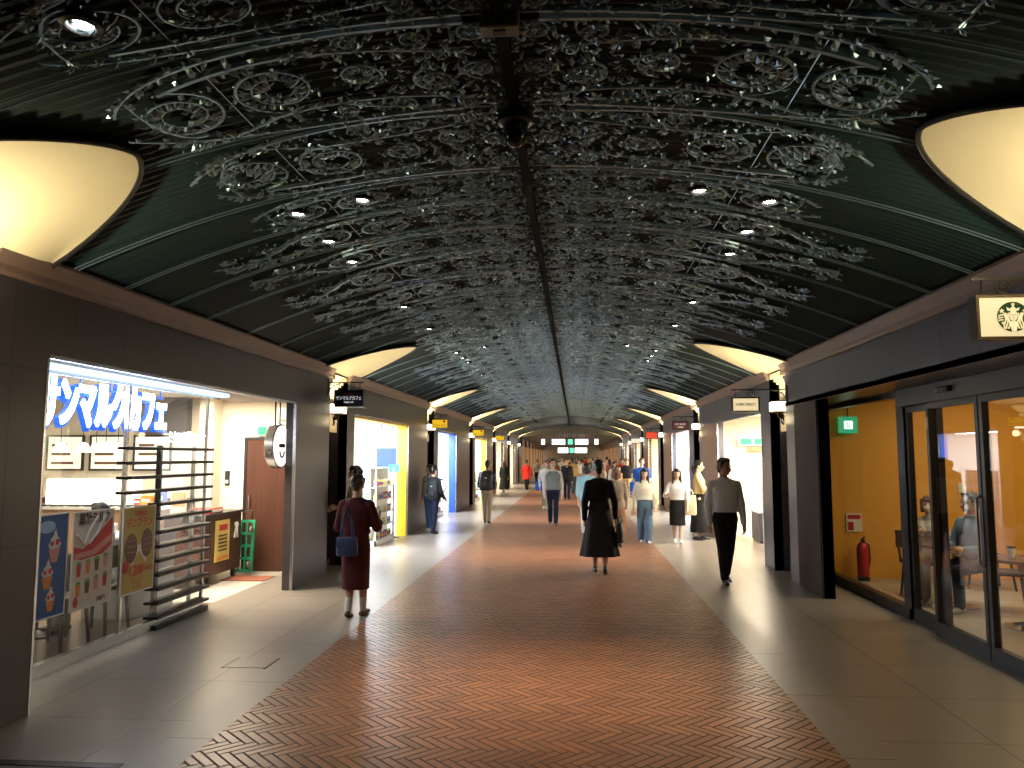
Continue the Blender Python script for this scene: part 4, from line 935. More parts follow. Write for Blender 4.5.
# ------------------------------------------------------------------ projecting signs
def bracket_sign(sg,XF,y,x0,x1,z0,z1,face,frame,label,txt=None,tcol=None,tsize=.1,ty=0,sx=.8,cat='sign'):
    t=thing('projecting_sign',label,cat,((x0+x1)/2,y,z0))
    q=.018; d=.05
    f=MB(); f.box((x0,y-d,z0),(x0+q,y+d,z1)); f.box((x1-q,y-d,z0),(x1,y+d,z1)); f.box((x0+q,y-d,z0),(x1-q,y+d,z0+q)); f.box((x0+q,y-d,z1-q),(x1-q,y+d,z1)); f.build('frame',frame,t)
    MB().box((x0+q,y-d+.012,z0+q),(x1-q,y+d-.012,z1-q)).build('face',face,t)
    b=MB(); zt=z1+.11; xe=x0 if sg>0 else x1
    b.box((min(XF,xe),y-.008,zt-.008),(max(XF,xe),y+.008,zt+.008))
    for xx in (x0+.06,x1-.06): b.tube([(xx,y,z1),(xx,y,zt)],.005,6)
    sc=[]; cx=(XF*.35+xe*.65); 
    for i in range(22): a=i/21*3.2*PI; r=.055*(1-.7*i/21); sc.append((cx+r*math.cos(a),y,zt-.055+r*math.sin(a)))
    b.tube(sc,.006,5); b.tube([(XF,y,zt-.16),(XF-sg*.06,y,zt-.05),(XF-sg*.22,y,zt)],.007,5)
    b.box((min(XF,XF-sg*.012),y-.025,zt-.20),(max(XF,XF-sg*.012),y+.025,zt+.06))
    b.build('bracket',m_black,t)
    if txt:
        for (s,dz,sz,col) in txt: text(s,sz,col,((x0+x1)/2,y-d+.010,(z0+z1)/2+dz),'-y',t,'lettering',.002,sx=sx,bold=.001)
    return t
m_sd=M('sign_dark_face',(.012,.014,.022),rough=.3); m_sy=M('sign_yellow_face',(.9,.6,.02),rough=.4,emit=(1,.60,.02),es=.75); m_sc=M('sign_cream_face',(.9,.78,.5),rough=.4,emit=(1,.80,.45),es=.85)
m_sb=M('sign_brown_face',(.16,.06,.05),rough=.4,emit=(.3,.12,.08),es=.2); m_sr=M('sign_red_face',(.7,.06,.03),rough=.4,emit=(.85,.09,.04),es=.8); m_sp=M('sign_pale_face',(.9,.85,.7),emit=(1,.92,.72),es=1.0)
m_lw=M('letter_pale',(.85,.85,.9),emit=(.9,.9,1),es=.5); m_lb=M('letter_black',(.02,.015,.01)); m_lr=M('letter_red',(.6,.04,.02))
bracket_sign(-1,XL,11.3,-3.59,-3.15,2.48,2.74,m_sd,m_black,'dark navy projecting sign with pale katakana café lettering',[('CHOCO CRO',.06,.032,m_lr),('サンマルクカフェ',.0,.068,m_lw),('ST.MARC CAFÉ',-.06,.03,m_lw)],sx=.72)
for y,l in ((19.3,'yellow projecting sign next along from the dark café sign'),(27.1,'second yellow projecting sign along the wall'),(34.9,'third and smallest yellow projecting sign along the wall')):
    t=bracket_sign(-1,XL,y,-3.61,-3.19,2.45,2.68,m_sy,m_black,l,[('マツモトキヨシ',-.05,.066,m_lb)],sx=.78)
    MB().lathe([(0,-.003),(.035,-.003),(.035,.003),(0,.003)],(-3.29,y-.042,2.62),16,'y').build('red_mark',m_lr,t)
bracket_sign(1,XR,11.3,2.25,2.64,2.38,2.59,m_sc,m_black,'cream projecting sign with thin lettering beside the grey pier',[('SUPER DIRECT',.0,.052,m_lb)],sx=.85)
bracket_sign(1,XR,19.3,2.40,2.79,2.39,2.61,m_sb,m_black,'brown projecting sign next along from the cream sign',[('DAILY BAKERY',.03,.05,m_lw),('COFFEE',-.045,.05,m_sc)],sx=.8)
bracket_sign(1,XR,27.0,2.44,2.85,2.34,2.58,m_sr,m_black,'red projecting sign along the grey wall')
bracket_sign(1,XR,34.9,2.51,2.89,2.33,2.53,m_sp,m_black,'small pale projecting sign beyond the red one',[('CAFE',0,.08,m_lb)])
# big coffee shop sign
t=bracket_sign(1,XR,5.0,2.50,3.02,2.47,2.75,m_sc,m_steel_d,'cream projecting sign with a round green crowned-figure emblem')
yf=4.952; cx,cz,r=2.715,2.61,.095
m_gn=M('emblem_green',(.03,.13,.06))
MB().lathe([(0,-.002),(r,-.002),(r,.002),(0,.002)],(cx,yf,cz),40,'y').build('emblem_disc',m_gn,t)
e=MB(); y1=yf-.003
def flat(poly,dy=0): e.prism([(cx+p[0]*r,cz+p[1]*r) for p in poly],y1-.001-dy,y1-dy,'y')
def star(px,pz,s): flat([(px+s*(1 if i%2==0 else .42)*math.sin(i*PI/5),pz+s*(1 if i%2==0 else .42)*math.cos(i*PI/5)) for i in range(10)],.001)
flat([(.26*math.cos(a),.08+.36*math.sin(a)) for a in (2*PI*i/20 for i in range(20))])           # face
flat([(-.34,.40),(-.42,.62),(-.2,.52),(0,.70),(.2,.52),(.42,.62),(.34,.40)]); star(0,.80,.15)
for sgn in (-1,1):
    star(sgn*.72,.38,.18); star(sgn*.68,-.42,.12)
    for k in range(3):
        a=.34+.13*k; pts=[(sgn*(a-.05+.06*math.sin(i*.9+k)),.25-i*.13) for i in range(9)]; 
        e.tube([(cx+p[0]*r,y1-.001,cz+p[1]*r) for p in pts],.0042,5)
    pts=[(sgn*.14,-.35),(sgn*.16,-.6),(sgn*.10,-.9)]; e.tube([(cx+p[0]*r,y1-.001,cz+p[1]*r) for p in pts],.005,5)
    for k in range(3): pts=[(sgn*.66,.12-k*.16),(sgn*.85,.10-k*.16),(sgn*.94,.02-k*.14)]; e.tube([(cx+p[0]*r,y1-.001,cz+p[1]*r) for p in pts],.004,5)
flat([(-.16,-.30),(.16,-.30),(.12,-.98),(-.12,-.98)])
e.build('emblem_figure',m_sc,t)
e=MB(); 
for sgn in (-1,1): e.prism([(cx+(sgn*.11+.06*math.cos(a))*r,cz+(.14+.025*math.sin(a))*r) for a in (2*PI*i/10 for i in range(10))],y1-.003,y1-.0015,'y')
e.prism([(cx-.07*r,cz-.10*r),(cx+.07*r,cz-.10*r),(cx,cz-.15*r)],y1-.003,y1-.0015,'y'); e.prism([(cx-.015*r,cz+.1*r),(cx+.015*r,cz+.1*r),(cx+.02*r,cz-.03*r),(cx-.02*r,cz-.03*r)],y1-.003,y1-.0015,'y')
e.build('emblem_features',m_gn,t)
light('POINT','sign_lamp',(2.6,4.7,2.9),1.2,(1,.85,.55),.04)
# hanging direction signs at the far end
def hang(y,x0,x1,z0,z1,mat,label,zt,txt=None,tm=None):
    t=thing('hanging_sign',label,'sign',((x0+x1)/2,y,z0)); MB().rbox((x0,y-.05,z0),(x1,y+.05,z1),.01).build('lightbox',mat,t)
    MB().box((x0-.03,y-.06,z1),(x1+.03,y+.06,z1+.03)).box((x0-.03,y-.06,z0-.03),(x1+.03,y+.06,z0)).build('frame',m_black,t)
    b=MB()
    for x in ((x0*.8+x1*.2),(x0*.2+x1*.8)): b.cyl((x,y,z1+.03),(x,y,zt),.012,n=6)
    b.build('rod',m_black,t)
    if txt: text(txt,(z1-z0)*.45,tm,((x0+x1)/2,y-.053,(z0+z1)/2),'-y',t,'lettering',.002)
m_lit=M('lit_sign',(.95,.97,1),emit=(.95,.98,1),es=3.5); m_litg=M('lit_green_sign',(.1,.6,.4),emit=(.15,.75,.5),es=1.3)
hang(51,-1.5,-.65,2.50,2.85,m_lit,'white lit hanging sign beside the green one, toward the yellow signs',3.62,'改札口',m_lb); hang(51,.02,.86,2.50,2.85,m_lit,'white lit hanging sign beside the green one, toward the red sign',3.62,'出口',m_lb)
hang(51,-.46,-.14,2.50,2.85,m_litg,'green lit square sign hanging between two white ones',3.62)
hang(51,-2.2,-1.98,2.50,2.85,m_lit,'narrow white hanging sign at the yellow-sign end of the row',3.4); hang(51,1.30,1.52,2.50,2.85,m_lit,'narrow white hanging sign at the red-sign end of the row',3.4)
hang(62,-1.35,-.55,2.0,2.40,m_lit,'farther lower white hanging sign left of a green disc',3.2); hang(62,.0,.95,2.0,2.40,m_lit,'farther lower white hanging sign right of a green disc',3.2); hang(62,-.42,-.1,2.0,2.40,m_litg,'farther lower green hanging sign between white ones',3.2)
# floor hatch and drain
t=thing('floor_hatch','flush square access hatch in the pale paving','hatch',(-2.74,6.5,0)); MB().box((-2.92,6.38,0),(-2.58,6.66,.003)).build('plate',m_tile,t)
for a,b in (((-2.94,6.36),(-2.92,6.68)),((-2.58,6.36),(-2.56,6.68))): MB().box((a[0],a[1],0),(b[0],b[1],.004)).build('slot',m_black,t)
t=thing('drain_grate','narrow dark metal drain slot across the pale paving','drain',(-3.1,4.35,0)); MB().box((-3.68,4.32,0),(-2.58,4.37,.004)).build('channel',m_black,t); MB().box((-3.68,4.31,0),(-2.58,4.32,.005)).box((-3.68,4.37,0),(-2.58,4.38,.005)).build('edge',m_dark,t)
# ------------------------------------------------------------------ people
SK={'a':M('skin_warm',(.62,.40,.29),rough=.55,var=.05,spec=.35),'b':M('skin_light',(.72,.50,.38),rough=.55,var=.05,spec=.35),'c':M('skin_tan',(.42,.25,.17),rough=.55,var=.05,spec=.35)}
HM={'black':M('hair_black',(.012,.010,.010),rough=.42,var=.3,scale=60,bump=.3,stretch=(1,1,.1)),'brown':M('hair_brown',(.10,.042,.022),rough=.42,var=.3,scale=60,bump=.3,stretch=(1,1,.1)),'dark':M('hair_dark_brown',(.032,.020,.016),rough=.42,var=.3,scale=60,bump=.3,stretch=(1,1,.1)),'grey':M('hair_grey',(.16,.15,.15),rough=.5,var=.3,scale=60,bump=.3)}
m_eye=M('eye_dark',(.015,.01,.01),rough=.2); m_lip=M('lip',(.45,.16,.14),rough=.5); m_brow=HM['black']
m_shoeB=M('shoe_black',(.015,.015,.017),rough=.4); m_shoeW=M('shoe_white',(.75,.74,.72),rough=.5); m_shoeBr=M('shoe_brown',(.13,.06,.03),rough=.5)
m_sock=M('sock_white',(.75,.74,.72),rough=.9)
def V3(*a): return Vector(a)
def person(label,x,y,rz,H,sex='f',top=None,bottom=None,hair=('short','black'),skin='a',shoes=None,legs=((12,3),(-14,8)),arms=((-12,8,12),(12,8,12)),vox=.011,seat=None,turn=0,face=True,group=None,collar=None,sock=False,lean=0,bust=None,belt=None,sole=False,vest=None):
    """top=(material, sleeve 'long'|'short'|'half', hem z fraction, looseness) ; bottom=(kind, material, end z fraction, flare)
    legs: (forward swing, knee bend) for the person's left then right ; arms: (forward swing, abduction, elbow bend)"""
    f=sex=='f'; shoes=shoes or m_shoeB
    t=thing('person',label,'person',(x,y,0),group,rz)
    sw=(.094 if f else .105)*H; hipw=.052*H
    hipz=.515*H; L1=.245*H; L2=.235*H; ank=.038*H
    J={}
    low=1e9
    for s,(a,k) in zip((1,-1),legs):
        a=R(a);k=R(k); hip=V3(s*hipw,0,hipz); nw=0 if seat is not None else 1; kn=hip+L1*V3(-s*.03*nw,-math.sin(a),-math.cos(a)); an=kn+L2*V3(-s*.03*nw,-math.sin(a-k),-math.cos(a-k))
        b=a-k; pitch=(-b*.9 if b<0 else -b*.35)   # toe down when the shin leans back
        if seat is not None: pitch=0
        J['leg',s]=(hip,kn,an,pitch)
        toe=an+.12*H*V3(0,-math.cos(pitch),-math.sin(pitch)); low=min(low,an.z-ank,toe.z-.012*H)
    dz=-low
    off=V3(0,0,dz)
    for s in (1,-1):
        h,k,a,p=J['leg',s]; J['leg',s]=(h+off,k+off,a+off,p)
    hz=hipz+dz
    def up(z): return z*H-hipz+hz          # fraction of H (standing) -> z
    ll=R(lean)
    def L(v):                               # lean the upper body forward about the hips
        v=Vector(v); dzz=v.z-hz
        return V3(v.x, v.y*math.cos(ll)-dzz*math.sin(ll), hz+dzz*math.cos(ll)+v.y*math.sin(ll)) if lean else v
    for s,(a,b,e) in zip((1,-1),arms):
        a,b,e=R(a),R(b),R(e)
        sh=V3(s*sw,.004*H,up(.782)); d1=V3(s*math.sin(b),-math.sin(a)*math.cos(b),-math.cos(a)*math.cos(b)); el=sh+.170*H*d1
        inn=.30*min(1,abs(e)/1.2)+.05
        d2=V3(s*(math.sin(b)*.5-inn),-math.sin(a+e),-math.cos(a+e)); d2.normalize(); wr=el+.150*H*d2
        J['arm',s]=(L(sh),L(el),L(wr),(L(wr)-L(el)).normalized())
    # torso profile : z, rx, ry, y
    if f: TT=[(.455,.060,.050,.004),(.49,.092,.066,.006),(.53,.094,.066,.006),(.58,.080,.056,.0),(.625,.070,.050,-.002),(.68,.078,.056,-.004),(.73,.088,.064,-.006),(.765,.092,.056,0),(.79,.080,.047,.004),(.812,.058,.038,.006),(.84,.033,.031,.006)]
    else: TT=[(.455,.060,.052,.002),(.49,.090,.066,.002),(.53,.092,.066,.0),(.58,.086,.062,-.002),(.625,.084,.060,-.002),(.68,.092,.064,-.002),(.73,.102,.070,-.002),(.76,.104,.064,.0),(.785,.092,.053,.004),(.812,.060,.041,.006),(.845,.037,.035,.006)]
    def torso(mb,z0,z1,g,dm=1.):
        rr=[]; T=TT if z0>=.455 else [(z0,.102,.076,.002)]+[q for q in TT if q[0]>.51]
        zz=[z0]+[q[0] for q in T if z0<q[0]<z1]+[z1]
        for z in zz:
            for a,b in zip(T,T[1:]):
                if a[0]<=z<=b[0]:
                    u=(z-a[0])/(b[0]-a[0]); rx,ry,cy=[a[i]+(b[i]-a[i])*u for i in (1,2,3)]; break
            c=L((0,cy*H,up(z))); lo=1 if z<.70 else max(0,(.80-z)/.10); rr.append((c.x,c.y,c.z,rx*H*(1+(dm-1)*lo)+g*(.55+.45*lo),ry*H*(1+(dm-1)*lo)+g*(.55+.45*lo)))
        mb.rings(rr,20)
    # head frame
    hc=L((0,-.010*H,up(.926))); tr=R(turn)
    def hd(px,py,pz):   # head-local (fractions of H), turned about the neck
        qx=px*math.cos(tr)-py*math.sin(tr); qy=px*math.sin(tr)+py*math.cos(tr); return V3(hc.x+qx*H*1.07,hc.y+qy*H*1.07,hc.z+pz*H*1.07)
    B=MB()
    torso(B,.455,.84,-.004)
    nk=L((0,.006*H,up(.815))); B.cap(nk,hd(0,.010,-.035),.031*H,.028*H)
    B.ell(hd(0,.004,.012),(.045*H,.054*H,.054*H),rot=(0,0,tr)); B.ell(hd(0,-.012,-.022),(.034*H,.036*H,.042*H),rot=(0,0,tr)); B.ell(hd(0,-.028,-.050),(.016*H,.016*H,.014*H))
    if face:
        B.cap(hd(0,-.047,-.002),hd(0,-.058,-.020),.0055*H,.0085*H,8)
        for s in (1,-1): B.ell(hd(s*.045,.006,-.006),(.006*H,.011*H,.017*H),10,7,rot=(0,0,tr)); B.ell(hd(s*.021,-.036,-.020),(.013*H,.012*H,.012*H),10,7); 
        B.ell(hd(0,-.044,-.034),(.016*H,.008*H,.006*H),10,7,rot=(0,0,tr))
    for s in (1,-1):
        sh,el,wr,d=J['arm',s]
        B.cap(sh,el,.027*H if f else .031*H,.021*H if f else .024*H); B.cap(el,wr,.021*H if f else .024*H,.014*H if f else .016*H)
        # hand : palm, four fingers, thumb
        side=V3(0,1,0) if abs(d.y)<.8 else V3(0,0,1); nrm=d.cross(side).normalized()    # palm normal (toward the body)
        if nrm.x*s>0: nrm=-nrm
        across=d.cross(nrm).normalized(); 
        if across.y>0: across=-across                                                     # thumb side is forward
        pc=wr+d*.030*H
        pm=MB()
        B.cap(wr+d*.004*H,wr+d*.050*H,.014*H,.016*H,10,1.0); B.cap(wr+d*.022*H+across*.010*H,wr+d*.050*H+across*.014*H,.008*H,.008*H,8); B.cap(wr+d*.022*H-across*.010*H,wr+d*.050*H-across*.014*H,.008*H,.008*H,8)
        for i,ln in enumerate((.040,.046,.043,.034)):
            o=(.0195-.013*i)*H; p0=wr+d*.052*H+across*o; p1=p0+(d*.9+nrm*.25).normalized()*ln*.5*H+across*o*.10; p2=p1+(d*.6+nrm*.75).normalized()*ln*.5*H
            B.cap(p0,p1,.0056*H,.0050*H,8); B.cap(p1,p2,.0050*H,.0040*H,8)
        t0=wr+d*.018*H+across*.014*H; t1=t0+(d*.6+across*.8+nrm*.1).normalized()*.026*H; B.cap(t0,t1,.0075*H,.006*H,8); B.cap(t1,t1+(d*.95+nrm*.3).normalized()*.022*H,.006*H,.0045*H,8)
    for s in (1,-1):
        h,k,a,p=J['leg',s]
        B.cap(h,k,.048*H if f else .047*H,.031*H); B.cap(k,k+(a-k)*.35,.031*H,.032*H); B.cap(k+(a-k)*.3,a,.032*H,.018*H)
    me=remesh(B,vox*.72,2); mesh_obj('body',me,SK[skin],t)
    # shoes
    for s in (1,-1):
        h,k,a,p=J['leg',s]
        fd=V3(s*.10,-math.cos(p),-math.sin(p)).normalized(); upv=V3(0,-math.sin(p)*-1 if False else 0,1); upv=(upv-fd*upv.dot(fd)).normalized()
        S=MB(); base=a-upv*(ank-.018*H)
        S.cap(base-fd*.028*H+upv*.002*H,base+fd*.045*H,.020*H,.021*H,10); S.cap(base+fd*.03*H,base+fd*.092*H-upv*.004*H,.021*H,.0155*H,10); S.cap(base-fd*.012*H,a+upv*.006*H,.019*H,.022*H,10)
        me=remesh(S,max(.006,vox*.7),2)
        # flatten the sole
        o=mesh_obj('shoe',me,shoes,t)
        q=MB(); 
        if sole:
            for dd in (0,): q.cap(base-fd*.030*H-upv*.016*H,base+fd*.094*H-upv*.016*H,.010*H,.010*H,10)
            q.build('sole',m_shoeW,o,True,world=False)
        if sock: 
            q=MB(); q.cap(a,k+(a-k)*.62,.0225*H,.028*H,12); q.build('sock',m_sock,t,True,world=False)
    # bottoms
    kind,bm,bend,flare=bottom
    if kind in ('trousers','shorts','wide'):
        D=MB(); torso(D,.458,.60,.009)
        for s in (1,-1):
            h,k,a,p=J['leg',s]; w=1.45 if kind=='wide' else 1.
            if kind=='shorts': e=h+(k-h)*.86; D.cap(h,e,.054*H,.047*H)
            else:
                D.cap(h,k,.054*H,.037*H*w+.004); e=k+(a-k)*bend; D.cap(k,e,.038*H*w+.004,.031*H*w+.006)
        me=remesh(D,vox,3); mesh_obj('shorts' if kind=='shorts' else 'trousers',me,bm,t)
    else:
        # skirt: lofted hanging cloth with folds, follows the stride
        n=48; Z0=.62; rows=14; vs=[]; fs=[]
        hl,kl,al,_=J['leg',1]; hr,kr,ar,_=J['leg',-1]
        ymin=min(kl.y,kr.y,al.y*.8,ar.y*.8); ymax=max(kl.y,kr.y,al.y*.8,ar.y*.8)
        for i in range(rows+1):
            u=i/rows; z=up(Z0+(bend-Z0)*u)
            rx=(.078+(.098-.078)*min(1,u*3)+flare*max(0,u-.25))*H+.012; ry=(.058+(.074-.058)*min(1,u*3)+flare*.8*max(0,u-.25))*H+.012
            sy=(ymin+ymax)/2*u*.6; ry=max(ry,(ymax-ymin)/2*u*.8+.062*H*min(1,u*2+.4))
            for j in range(n):
                a=2*PI*j/n; w=1+flare*.9*u*math.sin(a*9+.6*math.sin(a*3))*.5+.012*u*math.sin(a*14)
                c=L((0,0,z)) if u<.15 else V3(0,0,z)
                vs.append((c.x+rx*w*math.cos(a),c.y+sy+ry*w*math.sin(a)+.004*H,z))
        for i in range(rows):
            for j in range(n): fs.append((i*n+j,i*n+(j+1)%n,(i+1)*n+(j+1)%n,(i+1)*n+j))
        inner=len(vs)
        D=MB(); D.add(vs,fs); D.f.append(tuple(range(n-1,-1,-1))); D.mi.append(0)
        # closed underside a little above the hem
        hemc=[( (q[0])*.97,(q[1])*.97,q[2]+.012*H) for q in vs[-n:]]
        D.add(hemc,[tuple(range(n))]); b0=rows*n; b1=len(D.v)-n
        for j in range(n): D.f.append((b0+j,b0+(j+1)%n,b1+(j+1)%n,b1+j)); D.mi.append(0)
        D.build('skirt',bm,t,True,world=False)
    # top
    tm,sl,hem,loose=top
    D=MB(); torso(D,hem,.836,.011+loose*.10,1+loose)
    for s in (1,-1): D.cap(L((s*.035*H,.004*H,up(.815))),J['arm',s][0]+V3(0,0,-.004*H),.022*H,.031*H+.004)
    for s in (1,-1):
        sh,el,wr,d=J['arm',s]; g=.004+loose*.10
        D.cap(sh,el,.030*H+g,(.027*H+g) if sl!='short' else .026*H+g) if sl!='short' else D.cap(sh,sh+(el-sh)*.68,.033*H+g,.031*H+g)
        if sl=='long': D.cap(el,el+(wr-el)*.96,.026*H+g,.019*H+g*.8)
        if sl=='half': D.cap(el,el+(wr-el)*.35,.027*H+g,.026*H+g)
    if vest:
        D2=MB(); torso(D2,hem-.01,.815,.019+loose*.10,1+loose); mesh_obj('vest',remesh(D2,vox,3),vest,t)
    me=remesh(D,vox,3); topo=mesh_obj('top' if f else 'shirt',me,tm,t)
    if collar:
        C=MB(); 
        for i in range(17):
            pass
        pts=[L((.036*H*math.sin(a),.006*H-.038*H*math.cos(a)*(1 if math.cos(a)<0 else 1),up(.838)+.010*H*(1-math.cos(a))*.5)) for a in (R(-165+330*i/16)+0 for i in range(17))]
        pts=[L((.037*H*math.sin(a),.004*H+.037*H*math.cos(a),up(.834)+.006*H*math.cos(a))) for a in (R(-160+320*i/16) for i in range(17))]
        C.tube(pts,.012*H,8,True,.5); C.build('collar',collar,topo,True,world=False)
        bt=MB()
        for i in range(5):
            z=.80-.045*i; c=L((0,-(.062 if z<.78 else .050)*H-.014-loose*.5,up(z))); bt.ell(c,(.004*H,.003*H,.004*H),8,5)
        bt.build('button_row',m_shelf,topo,True,world=False)
    if belt:
        rr=[]
        Bt=MB(); c=up(.585); Bt.rings([(0,0,c-.010*H,.088*H+.012,.064*H+.013),(0,0,c+.010*H,.088*H+.012,.064*H+.013)],24); Bt.build('belt',belt,t,True,world=False)
    # hair
    st,hcg=hair; hm=HM[hcg]; D=MB()
    D.ell(hd(0,.013,.022),(.050*H,.054*H,.055*H),20,12,rot=(0,0,tr))
    D.ell(hd(0,-.022,.052),(.036*H,.026*H,.020*H),14,8,rot=(0,0,tr))           # fringe
    for s in (1,-1): D.cap(hd(s*.040,-.010,.035),hd(s*.043,-.004,.004),.014*H,.007*H,8)
    if st=='short': D.cap(hd(0,.032,.0),hd(0,.030,-.028),.040*H,.030*H)
    if st=='bob':
        for s in (1,-1): D.cap(hd(s*.040,-.002,.02),hd(s*.042,.002,-.045),.020*H,.016*H,10)
        D.cap(hd(0,.035,.01),hd(0,.032,-.045),.046*H,.036*H); D.ell(hd(0,-.038,.034),(.036*H,.016*H,.016*H),12,8,rot=(0,0,tr))
    if st=='long':
        for s in (1,-1): D.cap(hd(s*.042,.0,.02),hd(s*.046,-.004,-.06),.019*H,.020*H,10); D.cap(hd(s*.046,-.004,-.05),hd(s*.052,-.016,-.125),.020*H,.012*H,10)
        D.cap(hd(0,.032,.0),hd(0,.040,-.13),.046*H,.040*H); D.ell(hd(0,-.040,.036),(.034*H,.014*H,.014*H),12,8,rot=(0,0,tr))
    if st=='bun':
        D.cap(hd(0,.030,.0),hd(0,.028,-.02),.038*H,.028*H); D.ell(hd(0,.066,.030),(.026*H,.024*H,.026*H),14,9)
    if st=='pony':
        D.cap(hd(0,.030,.0),hd(0,.028,-.02),.038*H,.028*H); D.cap(hd(0,.060,.022),hd(0,.075,-.03),.018*H,.018*H,10); D.cap(hd(0,.075,-.03),hd(0,.062,-.095),.018*H,.008*H,10)
    me=remesh(D,max(.007,vox*.75),2); ho=mesh_obj('hair',me,hm,t)
    if st in('bun',) : 
        q=MB(); q.lathe([(.022*H,-.004),(.026*H,0),(.022*H,.004)],hd(0,.050,.028),12,'y'); q.build('hair_tie',M('hair_tie',(.3,.06,.1)),ho,True,world=False)
    if face:
        q=MB()
        for s in (1,-1): 
            e=MB(); e.ell(hd(s*.018,-.0455,.004),(.0075*H,.004*H,.0045*H),10,6,rot=(0,0,tr)); e.build('eye',m_eye,t,True,world=False)
            e=MB(); e.cap(hd(s*.010,-.0475,.0165),hd(s*.027,-.0435,.0165),.0026*H,.0020*H,6); e.build('eyebrow',hm,t,True,world=False)
        q.cap(hd(-.011,-.0505,-.034),hd(.011,-.0505,-.034),.0035*H,.0035*H,8); q.build('mouth',m_lip,t,True,world=False)
    t['_J']=0; del t['_J']
    def W(v): 
        v=Vector(v); c,si=math.cos(rz),math.sin(rz); return V3(x+v.x*c-v.y*si,y+v.x*si+v.y*c,v.z)
    return t,J,W,up
def bag(name,label,cat,parts,loc,rz=0,group=None):
    t=thing(name,label,cat,loc,group,rz)
    for nm,mb,m in parts: mb.build(nm,m,t,True,world=False)
    return t
def tote(name,label,hand,w,h,d,mat,strap,strap_len=.25,rz=0,cat='bag',shoulder=None,flap=None,band=None):
    """bag hanging from a point; local z=0 at the bag's foot"""
    z=hand[2]-strap_len-h
    b=MB(); b.rings([(0,0,0,w*.44,d*.40),(0,0,h*.06,w*.5,d*.5),(0,0,h*.5,w*.5,d*.52),(0,0,h*.9,w*.47,d*.36),(0,0,h,w*.46,d*.30)],20)
    s=MB(); 
    for q in (-1,1): s.tube([(-w*.30,q*d*.28,h*.92),(-w*.20,q*d*.22,h+strap_len*.6),(0,q*d*.08,h+strap_len),(w*.20,q*d*.22,h+strap_len*.6),(w*.30,q*d*.28,h*.92)],.009,6)
    parts=[('body',b,mat),('strap',s,strap)]
    if flap:
        fl=MB(); fl.rbox((-w*.46,-d*.56,h*.45),(w*.46,-d*.45,h*.98),.012); parts.append(('flap',fl,flap))
    return bag(name,label,cat,parts,(hand[0],hand[1],z),rz)
def backpack(label,x,y,z,rz,mat,w=.30,h=.44,d=.17,name='backpack',strap=None):
    t=thing(name,label,'backpack',(x,y,z),None,rz)   # local +y points away from the wearer's back
    b=MB(); b.rings([(0,d*.5,0,w*.44,d*.45),(0,d*.5,.03,w*.5,d*.52),(0,d*.52,h*.5,w*.5,d*.56),(0,d*.48,h*.85,w*.45,d*.46),(0,d*.42,h,w*.30,d*.25)],22); b.build('pack',mat,t,True,world=False)
    p=MB(); p.rings([(0,d*1.0,.05,w*.36,d*.22),(0,d*1.05,h*.25,w*.38,d*.26),(0,d*1.0,h*.42,w*.34,d*.16)],18); p.build('pocket',mat,t,True,world=False)
    m=MB(); m.box((-.03,d*1.0,h*.62),(.03,d*1.06,h*.66)); m.build('label_patch',m_shelf,t,world=False)
    h_=MB(); h_.tube([(-.04,d*.4,h*.97),(-.03,d*.4,h+.04),(.03,d*.4,h+.04),(.04,d*.4,h*.97)],.008,6); h_.build('handle',mat,t,True,world=False)
    s=MB()
    for q in (-1,1): s.tube([(q*w*.25,.02,h*.9),(q*w*.27,-.06,h*1.02),(q*w*.30,-.20,h*.95),(q*w*.34,-.24,h*.6),(q*w*.38,-.10,h*.2),(q*w*.36,.02,h*.1)],.016,8,True,.5)
    s.build('strap',strap or mat,t,True,world=False)
    return t
C=cloth
PIr=PI
# --- walking people seen from behind or in front, placed where they stand
mar=C('maroon',(.085,.018,.018)); navy=C('navy',(.012,.015,.032)); blackc=C('black',(.010,.010,.011)); white_=C('white',(.72,.71,.70)); cream=C('cream',(.78,.68,.46)); denim=C('denim',(.10,.17,.26)); charcoal=C('charcoal',(.018,.018,.019)); greyt=C('grey_tee',(.22,.26,.28)); jeansd=C('dark_jeans',(.012,.018,.045)); beige=C('beige',(.48,.40,.28)); yel=C('pale_yellow',(.78,.58,.27)); redc=C('red',(.62,.03,.025)); lblue=C('light_blue',(.30,.55,.70)); plaid=plaid_mat('plaid_shirt',(.05,.09,.16),(.30,.42,.48),(.02,.02,.03)); denimshirt=C('denim_shirt',(.16,.28,.40)); brownc=C('brown',(.16,.08,.045)); royal=C('royal_blue',(.02,.10,.45)); bluegrey=C('blue_grey',(.16,.2,.24)); leatherblue=M('bag_blue_leather',(.03,.05,.13),rough=.4); leatherblack=M('bag_black',(.012,.012,.013),rough=.45); canvas=M('bag_canvas',(.72,.66,.52),rough=.9)
N_=.010
person('woman from behind in a maroon dress with blue bag and white stockings',-2.41,8.44,R(176),1.55,'f',(mar,'half',.585,.12),('skirt',mar,.20,-.012),('bun','dark'),'a',M('sandal_brown',(.10,.05,.03)),legs=((4,16),(8,2)),arms=((10,16,100),(14,16,105)),vox=.009,face=True,sock=True,belt=mar)
tote('shoulder_bag','blue leather shoulder bag at hip of woman in maroon dress',(-2.45,8.24,1.20),.24,.20,.10,leatherblue,leatherblue,.32,R(-6),flap=leatherblue)
person('woman with dark bob facing the drugstore behind the maroon dress',-3.45,12.0,R(-60),1.60,'f',(beige,'half',.50,.06),('trousers',navy,.95,0),('bob','black'),'b',m_shoeB,vox=.012,arms=((20,12,60),(15,12,60)),legs=((2,2),(-2,2)))
